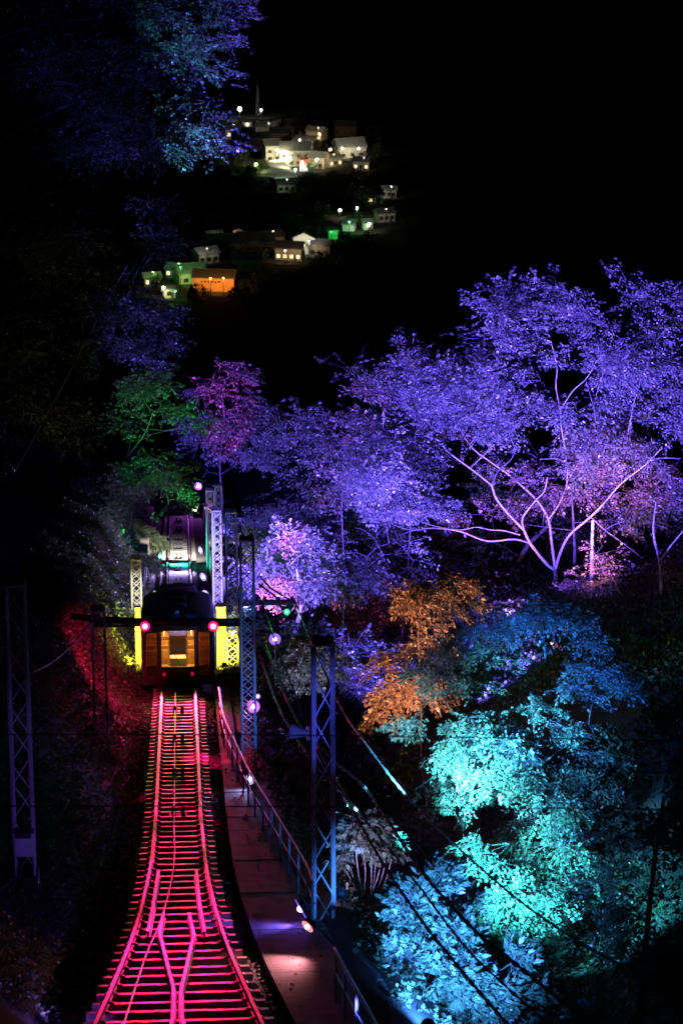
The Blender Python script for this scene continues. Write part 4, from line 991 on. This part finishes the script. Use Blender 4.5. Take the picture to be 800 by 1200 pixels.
# ------------------------------------------------------------------ village in the valley
ROOFS = ('gable', 'flat')
def house(px, py, wd, dp, h, label, roof='gable', rot=0., wall_='plaster', roof_='tile', nwin=3, lit=0, litcol=(1, .75, .4), name='house', rh=None, cat='house', door=True, wallobj=None, eave=.5):
    c = GV(px, py); g = gz(c.x, c.y)
    c = Vector((c.x, c.y, max(c.z, g) - .05)); R = Matrix.Rotation(math.radians(rot), 3, 'Z')
    t = thing(name, label, cat, c)
    P = lambda x, y, z: c + R @ Vector((x, y, z))
    w2, d2 = wd / 2, dp / 2
    MB().hexa([P(-w2, -d2, -2.5), P(w2, -d2, -2.5), P(w2, d2, -2.5), P(-w2, d2, -2.5), P(-w2, -d2, h), P(w2, -d2, h), P(w2, d2, h), P(-w2, d2, h)]).build('wall', M[wall_], t)
    rh = rh or dp * .25; e = eave
    if roof == 'gable':
        q = MB(); th = .25
        for s_ in (-1, 1):
            q.hexa([P(-w2 - e, s_ * (d2 + e), h - .12), P(w2 + e, s_ * (d2 + e), h - .12), P(w2 + e, 0, h + rh), P(-w2 - e, 0, h + rh), P(-w2 - e, s_ * (d2 + e), h - .12 + th), P(w2 + e, s_ * (d2 + e), h - .12 + th), P(w2 + e, 0, h + rh + th), P(-w2 - e, 0, h + rh + th)])
        ro_ = q.build('roof', M[roof_], t)
        for s_ in (-1, 1):
            q = MB(); q.hexa([P(s_ * w2, -d2, h), P(s_ * w2 * .97, -d2, h), P(s_ * w2 * .97, d2, h), P(s_ * w2, d2, h), P(s_ * w2, -.05, h + rh * .93), P(s_ * w2 * .97, -.05, h + rh * .93), P(s_ * w2 * .97, .05, h + rh * .93), P(s_ * w2, .05, h + rh * .93)])
            q.build('gable', M[wall_], t)
        q = MB(); q.tube([P(-w2 - e, 0, h + rh + .22), P(w2 + e, 0, h + rh + .22)], .16, 6); q.build('ridge', M[roof_], ro_)
    else:
        MB().hexa([P(-w2 - e, -d2 - e, h), P(w2 + e, -d2 - e, h), P(w2 + e, d2 + e, h + rh), P(-w2 - e, d2 + e, h + rh), P(-w2 - e, -d2 - e, h + .3), P(w2 + e, -d2 - e, h + .3), P(w2 + e, d2 + e, h + rh + .3), P(-w2 - e, d2 + e, h + rh + .3)]).build('roof', M[roof_], t)
    if nwin:
        lm = lampmat(litcol, .12) if lit else None
        floors = max(1, int(h / 2.8))
        for fl in range(floors):
            for k in range(nwin):
                x = -w2 + wd * (k + .5) / nwin; z0 = 1.0 + fl * 2.7
                wf = MB().box(P(x, -d2 - .03, z0 + .6), (min(1.5, wd / nwin * .6), .1, 1.25), R).build('window', M['timber'], t)
                MB().box(P(x, -d2 - .09, z0 + .6), (min(1.35, wd / nwin * .52), .04, 1.1), R).build('pane', lm if lit and (k + fl) % lit == 0 else M['cardark'], wf)
    if door: MB().box(P(w2 * .5, -d2 - .04, 1.0), (.9, .08, 2.0), R).build('door', M['timber'], t)
    return t
def street_lamp(px, py, h, P, col, label, tgt=None, glow=2.5, r=.35, ang=115):
    c = GV(px, py); c.z = max(c.z, gz(c.x, c.y)) - .05
    t = thing('street_lamp', label, 'street lamp', c, 'street lamps in the village')
    MB().tube([c - Vector((0, 0, 1)), c + Vector((0, 0, h)), c + Vector((0, -1.0, h + .3))], [.12, .09, .06], 8).build('pole', M['iron'], t)
    MB().box(c + Vector((0, -1.3, h + .28)), (.5, .9, .16)).build('lamp_head', M['iron'], t)
    MB().ball(c + Vector((0, -1.3, h + .1)), r, 8, 6).build('lamp_bulb', lampmat(col, glow), t)
    p = c + Vector((0, -1.3, h - r - .15)) + Vector((0, r + .1, 0))
    light('lamp_light', 'SPOT', p, col, P, t, Vector(tgt) if tgt is not None else p + Vector((0, 5, -1.8)), ang, 1.0, .3)
    return t
WH = (1, .95, .75); WARM = (1, .7, .35); GW = (.7, 1, .6)
# car park terrace with a stone retaining edge
c = GV(318, 205); cz = max(c.z, gz(c.x, c.y)) + .6
tr = bpy.data.objects.new('car_park', None); COL.objects.link(tr); tr.location = c; struct(tr)
def terr(pts, z0, z1, name, m, par):
    B = [GV(*p) for p in pts]; n = len(B)
    V = [Vector((b.x, b.y, z0)) for b in B] + [Vector((b.x, b.y, z1)) for b in B]
    FC = [tuple(range(n))[::-1], tuple(range(n, 2 * n))] + [(i, (i + 1) % n, n + (i + 1) % n, n + i) for i in range(n)]
    return MB().add(V, FC).build(name, m, par)
tz = max(gz(GV(x, y).x, GV(x, y).y) for x, y in ((298, 211), (347, 207), (328, 193), (310, 196))) + .5
terr([(296, 212), (348, 208), (330, 194), (308, 197)], tz - 12, tz, 'paving', M['asphalt'], tr)
B = [GV(293, 213), GV(351, 209)]
for k in range(8):
    a = B[0].lerp(B[1], k / 8); b = B[0].lerp(B[1], (k + .96) / 8)
    bar('parapet_panel', (a.x, a.y, tz - .4), (b.x, b.y, tz - .4), 1.6, M['conc'], tr, .3)
house(346, 193, 11.5, 8, 6, 'grey two-storey block behind the bright car park', 'flat', -4, 'conc', 'tin', 4, 0)
house(318, 188, 6, 7, 6.5, 'narrow pale house left of the grey block', 'gable', 12, 'plaster', 'tile', 2, 0)
house(374, 197, 6.5, 6, 4.5, 'small cream house with a bright front by the car park', 'gable', -25, 'plaster', 'tin', 2, 2)
house(409, 184, 11, 9, 4.5, 'cream house with wide pale roof at the right end of the upper village', 'gable', 14, 'plaster', 'tin', 3, 0, rh=2.6)
house(357, 173, 8, 5, 3, 'long low shed with a white roof', 'flat', -22, 'plaster', 'tin', 2, 0, rh=1.2)
house(388, 178, 6, 5, 3.5, 'dark cottage between the white-roofed shed and the cream house', 'gable', 20, 'timber', 'tile', 2, 3)
house(288, 153, 5, 4, 4, 'white house just below the highest street lamp', 'gable', -15, 'white', 'tile', 2, 0)
house(302, 172, 9, 7, 4, 'dark-roofed house left of the narrow pale house', 'gable', 10, 'timber', 'tile', 3, 0)
house(330, 166, 9, 7, 4, 'dark-roofed house behind the narrow pale house', 'gable', -12, 'timber', 'tile', 3, 0)
house(405, 158, 9, 7, 4, 'dark house behind the cream house with wide roof', 'gable', -8, 'timber', 'tile', 3, 0)
house(284, 166, 7, 6, 4, 'dark house under the white house', 'gable', 25, 'timber', 'tile', 2, 0)
house(432, 178, 8, 6, 4, 'dark house at the edge of the upper village', 'gable', 5, 'timber', 'tile', 2, 0)
house(437, 238, 6, 5, 3.5, 'small pale house alone on the slope', 'gable', 8, 'white', 'tile', 2, 2)
# drinks kiosk in red and white
t = thing('kiosk', 'small red and white kiosk by the bright car park', 'kiosk', GV(356, 200))
kc = GV(356, 201); kc.z = max(kc.z, gz(kc.x, kc.y))
MB().box(kc + Vector((0, 0, 1.4)), (3.0, 2.2, 3.6)).build('body', M['white'], t)
MB().box(kc + Vector((0, -.2, 4.0)), (3.6, 3.0, 1.5)).build('canopy', M['redp'], t)
MB().box(kc + Vector((0, -1.13, 1.3)), (2.2, .08, 1.6)).build('counter_window', lampmat((1, .95, .85), .1), t)
# lower village
hs = house(252, 343, 12.5, 7, 4.6, 'orange-lit shop building with dark signboard lettering', 'gable', -9, 'orangep', 'tile', 0, 0, rh=1.6, name='shop_building', cat='building', door=False)
hc = GV(252, 343); hc.z = max(hc.z, gz(hc.x, hc.y)); R9_ = Matrix.Rotation(math.radians(-9), 3, 'Z')
sg = MB().box(hc + R9_ @ Vector((-.5, -3.53, 3.3)), (7.5, .1, 1.1), R9_).build('signboard', M['orangep'], hs)
for k, (x, wx) in enumerate(((-3.2, .5), (-2.2, .7), (-1.2, .5), (-.2, .9), (.9, .6), (2.0, .8))):
    MB().box(hc + R9_ @ Vector((x - .2, -3.6, 3.3 + .1 * (k % 2))), (wx, .06, .55), R9_).build('sign_mark', M['cardark'], sg)
house(222, 333, 8.5, 7, 3.6, 'shed with a green-lit pitched roof beside the orange shop building', 'gable', 18, 'plaster', 'tin', 2, 0, rh=2.2)
house(198, 353, 3.6, 3, 2.6, 'tiny green-lit hut under the pitched roof shed', 'flat', 5, 'plaster', 'tin', 1, 0, rh=.4)
house(340, 306, 8.5, 6, 4.2, 'dark-roofed house with a row of glowing windows', 'gable', -14, 'plaster', 'tile', 4, 1, (1, .72, .35))
house(358, 298, 5.2, 7, 5.5, 'white-walled house beside the row of glowing windows', 'gable', 76, 'white', 'tile', 0, 0, door=False)
house(390, 281, 3, 3, 3, 'small bright green hut alone', 'flat', 0, 'white', 'tin', 0, 0, rh=.2, door=False)
house(409, 271, 3.8, 4, 2.4, 'green-roofed shed near the green hut', 'flat', -12, 'white', 'tin', 0, 0, rh=.9, door=False)
house(430, 270, 3, 3, 2.6, 'tiny white hut at the end of the lane of green huts', 'gable', 10, 'white', 'tin', 1, 1)
house(262, 300, 13, 9, 4, 'long dark warehouse in the lower village', 'gable', 4, 'timber', 'tile', 4, 0)
house(300, 296, 12, 8, 4, 'dark house between the warehouse and the glowing windows', 'gable', -5, 'timber', 'tile', 4, 0)
house(282, 285, 5, 4, 4, 'house with a dull brown gable behind the warehouse', 'gable', 80, 'orangep', 'tile', 0, 0, door=False)
house(252, 288, 5, 4, 2.6, 'small shed with a pale roof behind the warehouse', 'flat', 12, 'plaster', 'tin', 0, 0, door=False)
for i, (px, py, h, P, col, lb, gl, r) in enumerate([
    (281, 141, 5, 5000, (.9, 1, .85), 'highest street lamp of the village, white and bright', 6, .7),
    (306, 139, 4, 1600, WH, 'street lamp by the radio mast', 4, .35),
    (325, 197, 7, 12000, (1, .95, .55), 'tall lamp over the bright car park', 2.5, .5),
    (340, 203, 6, 6000, (1, .95, .55), 'lamp at the corner of the bright car park', 2.5, .45),
    (300, 207, 5, 9000, (.85, 1, .35), 'lamp among the trees of the car park', 2, .4),
    (354, 206, 5, 6000, (.8, 1, .8), 'lamp in front of the red and white kiosk', 2.5, .4),
    (371, 203, 5, 7000, (1, .8, .45), 'lamp in front of the small cream house', 2.5, .4),
    (346, 214, 5, 5000, (.8, 1, .7), 'lamp below the corner of the car park', 2.5, .35),
    (351, 178, 5, 5000, WH, 'lamp beside the white-roofed shed', 2, .35),
    (374, 171, 5, 3000, WARM, 'warm lamp behind the cream house', 2.5, .35),
    (401, 190, 5.5, 6500, (1, .9, .6), 'lamp in front of the cream house with wide roof', 2, .35),
    (420, 190, 5, 2500, WH, 'lamp at the right corner of the cream house', 2.5, .35),
    (290, 159, 5, 5000, WH, 'lamp in front of the white house', 2, .3),
    (247, 352, 6, 7500, (1, .42, .08), 'orange lamp in front of the shop building', 2, .25),
    (262, 352, 6, 7500, (1, .42, .08), 'orange lamp at the end of the shop building', 2, .25),
    (228, 341, 4, 2600, (.75, 1, .2), 'yellow green lamp between the shed and the shop building', 3, .35),
    (212, 344, 7.5, 6000, (.1, 1, .25), 'green lamp over the pitched roof shed', 1, .2),
    (192, 356, 4, 2200, (1, .9, .5), 'cream lamp beside the tiny green-lit hut', 4, .35),
    (206, 358, 3.5, 900, GRN, 'green lamp in front of the tiny hut', 3, .25),
    (334, 314, 5, 2500, (1, .7, .35), 'warm lamp in front of the glowing windows', 2, .25),
    (362, 305, 6, 6000, (1, .95, .7), 'lamp in front of the white-walled house', 1.5, .25),
    (388, 286, 4, 2600, (.05, 1, .15), 'green lamp in front of the bright green hut', 1, .2),
    (409, 277, 5, 3000, (.2, 1, .35), 'green lamp over the green-roofed shed', 1.5, .25),
    (418, 262, 5, 2600, (.5, 1, .4), 'pale green lamp among the trees by the huts', 4, .35),
    (432, 276, 4, 2500, WH, 'lamp in front of the tiny white hut', 3, .35),
    (260, 291, 4, 1600, WH, 'lamp behind the long dark warehouse', 2, .25),
    (424, 199, 3, 700, WH, 'low lamp on the lane below the cream house', 3, .35),
    (440, 236, 3.5, 900, WH, 'lamp by the small pale house on the slope', 3, .3),
    (398, 258, 3, 500, WH, 'low white lamp above the green-roofed shed', 3.5, .4)]):
    street_lamp(px, py, h, P * ((.07 if i not in (13, 14, 16) else .045) if i not in (2, 3) else .2), col, lb, None if i not in (2, 3) else GV(px, py - 2, -3), gl, r, ang=115)
# radio mast
rb = GV(302, 134); rb.z = gz(rb.x, rb.y) - .2
t = thing('radio_mast', 'thin radio mast beside the highest street lamp', 'mast', rb)
for sx in (-1, 1):
    for sy in (-1, 1): bar('leg', rb + Vector((sx * .6, sy * .6, 0)), rb + Vector((sx * .2, sy * .2, 13)), .12, M['steel'], t)
for k in range(8):
    a, b = k * 1.6, k * 1.6 + 1.6; s0, s1 = .6 - .4 * a / 13, .6 - .4 * b / 13; f = 1 if k % 2 else -1
    bar('brace', rb + Vector((-f * s0, -s0, a)), rb + Vector((f * s1, -s1, b)), .07, M['steel'], t)
MB().tube([rb + Vector((0, 0, 13)), rb + Vector((0, 0, 16))], .06, 6).build('aerial', M['steel'], t)
# utility poles with cross arms
for px, py, h, lb in ((373, 284, 7, 'timber utility pole behind the white-walled house'), (259, 297, 8, 'timber utility pole by the long dark warehouse'), (352, 172, 7, 'timber utility pole behind the white-roofed shed')):
    b = GV(px, py); b.z = gz(b.x, b.y) - .3
    t = thing('utility_pole', lb, 'utility pole', b, 'utility poles in the village')
    MB().tube([b, b + Vector((0, 0, h))], [.18, .12], 8).build('pole', M['timber'], t)
    MB().box(b + Vector((0, 0, h - .6)), (2.2, .14, .14)).build('cross_arm', M['timber'], t)
# village trees
Rv = np.random.default_rng(140)
for px, py, hh, lb in ((300, 208, 6, 'yellow green lit tree at the edge of the car park'), (293, 209, 4.5, 'small lit tree at the left end of the car park'), (308, 203, 5, 'tree lit from below behind the car park lamp'), (351, 222, 4, 'pale tree below the corner of the car park'), (360, 219, 3.5, 'pale small tree beside the lane under the kiosk'), (365, 202, 3.5, 'small green tree between the kiosk and the cream house'), (414, 184, 3.5, 'round tree in front of the cream house with wide roof'), (421, 268, 5, 'green lit tree beside the lane of green huts'), (226, 356, 3, 'small green-lit tree in front of the orange shop building'), (183, 342, 4, 'small tree lit green at the left of the lower village'), (286, 214, 5, 'dark tree at the foot of the car park'), (430, 246, 7, 'dark tree above the lane of green huts'), (275, 358, 4, 'dim bush right of the orange shop building')):
    b = GV(px, py); b.z = gz(b.x, b.y) - .1
    t = thing('village_tree', lb, 'tree', b, 'trees in the village')
    MB().tube([b - Vector((0, 0, .5)), b + Vector((.1, 0, hh * .5)), b + Vector((-.1, 0, hh * .8))], [.2, .14, .05], 6).build('trunk', M['bark'], t)
    n = 90; u = unit(Rv.normal(size=(n, 3))); o = np.array(b) + np.array([0, 0, hh * .62]) + u * Rv.random((n, 1)) ** .4 * np.array([hh * .38, hh * .38, hh * .36])
    V = leaf_quads(o, unit(u + Rv.normal(0, .4, (n, 3))), unit(Rv.normal(size=(n, 3)) + np.array([0, -.5, .8])), 12, np.full(n, .9), .4, .42, Rv, .35, .5)
    npmesh('crown', V, np.arange(len(V)).reshape(-1, 4), L['green'], t)

# further houses of the two hamlets, roofs stepping down the slope
for px, py, wd, h, rt, rf, lb, P, col in (
    (272, 160, 8, 4, 20, 'tile', 'dark house on the left edge of the upper village', 600, WH),
    (313, 160, 8, 4.5, -18, 'tin', 'tin-roofed house below the radio mast', 500, WH),
    (345, 156, 9, 4, 10, 'tile', 'long house high above the grey block', 0, WH),
    (371, 164, 7, 4, -30, 'tin', 'tin-roofed cottage above the white-roofed shed', 900, WARM),
    (389, 195, 6, 3.4, 35, 'tin', 'tin-roofed cottage between the two cream houses', 1200, WARM),
    (424, 200, 6, 3.6, -14, 'tile', 'tile-roofed cottage on the lane below the wide cream house', 600, WH),
    (334, 226, 7, 3.2, 14, 'tile', 'tile-roofed house under the car park wall', 500, GW),
    (310, 224, 6, 3.2, -20, 'tin', 'tin-roofed hut under the car park wall', 0, WH),
    (241, 310, 7, 3.5, 25, 'tin', 'tin-roofed house left of the long warehouse', 500, WH),
    (290, 318, 9, 3.5, -10, 'tile', 'tile-roofed house below the long warehouse', 0, WH),
    (318, 290, 7, 3.8, 30, 'tile', 'tile-roofed house behind the glowing windows', 400, WARM),
    (208, 326, 6, 3, -24, 'tin', 'small tin-roofed house behind the green-lit shed', 700, (.3, 1, .4)),
    (178, 338, 5, 3, 12, 'tin', 'little hut at the left end of the lower village', 600, (.6, 1, .3)),
    (376, 300, 7, 3.6, -16, 'tile', 'dark house just right of the white-walled house', 0, WH),
    (450, 262, 6, 3.2, 18, 'tile', 'dark cottage past the tiny white hut', 300, WH),
    (456, 232, 5, 3, -8, 'tin', 'remote cottage right of the small pale house', 350, WH)):
    house(px, py, wd, wd * .75, h, lb, 'gable', rt, 'plaster' if P else 'timber', rf, 3, 2 if P > 500 else 0)
    if P: street_lamp(px + 2, py + 4, h + 2.5, P * .09, col, 'small lamp by the ' + lb, None, 1.5, .16)

# dark bushes added to break up lamp pools on the lanes, alike from here
pts = [(x, y) for x in range(236, 450, 13) for y in range(150, 232, 13)] + [(x, y) for x in range(176, 440, 14) for y in range(262, 372, 14)]
busy = [(h.location.x, h.location.y) for h in COL.objects if h.type == 'EMPTY' and h.get('category') in ('house', 'building', 'kiosk')]
lampxy = [(h.location.x, h.location.y) for h in COL.objects if h.type == 'EMPTY' and h.get('category') == 'street lamp']
lamps_ok = 0; proto = None
for px, py in pts:
    px += Rv.uniform(-5, 5); py += Rv.uniform(-5, 5)
    if 290 < px < 352 and 188 < py < 214: continue
    b = GV(px, py)
    if any(abs(b.x - x) < 8 and abs(b.y - y) < 13 for x, y in busy): continue
    if any(abs(b.x - x) < 2.5 and -14 < (b.y - y) < 3 for x, y in lampxy): continue
    if Rv.random() < .3: continue
    b.z = gz(b.x, b.y) - .1; hh = Rv.uniform(2.5, 5.5)
    t = thing('pool_break_bush', 'dark bushy tree added to break up lamp pools in the village', 'tree', b, 'bushes added among the village lamp pools')
    if proto is None:
        q = MB().tube([(0, 0, -.2), (.03, 0, .4), (-.02, 0, .75)], [.05, .035, .015], 6); tm = bpy.data.meshes.new('trunk'); tm.from_pydata(q.v, [], q.f); tm.materials.append(M['bark'])
        n = 80; u = unit(Rv.normal(size=(n, 3))); o = np.array([0, 0, .55]) + u * Rv.random((n, 1)) ** .4 * np.array([.5, .5, .45])
        V = leaf_quads(o, unit(u + Rv.normal(0, .4, (n, 3))), unit(Rv.normal(size=(n, 3)) + np.array([0, -.5, .8])), 12, np.full(n, .25), .11, .11, Rv, .35, .5)
        cm_ = npmesh('crown', V, np.arange(len(V)).reshape(-1, 4), L['dark']); proto = cm_.data; bpy.data.objects.remove(cm_)
    mt = Matrix.Translation(b) @ Matrix.Rotation(Rv.uniform(0, 6.28), 4, 'Z') @ Matrix.Diagonal((hh * Rv.uniform(.8, 1.3), hh, hh, 1))
    copymesh(tm, 'trunk', mt, t); copymesh(proto, 'crown', mt, t)
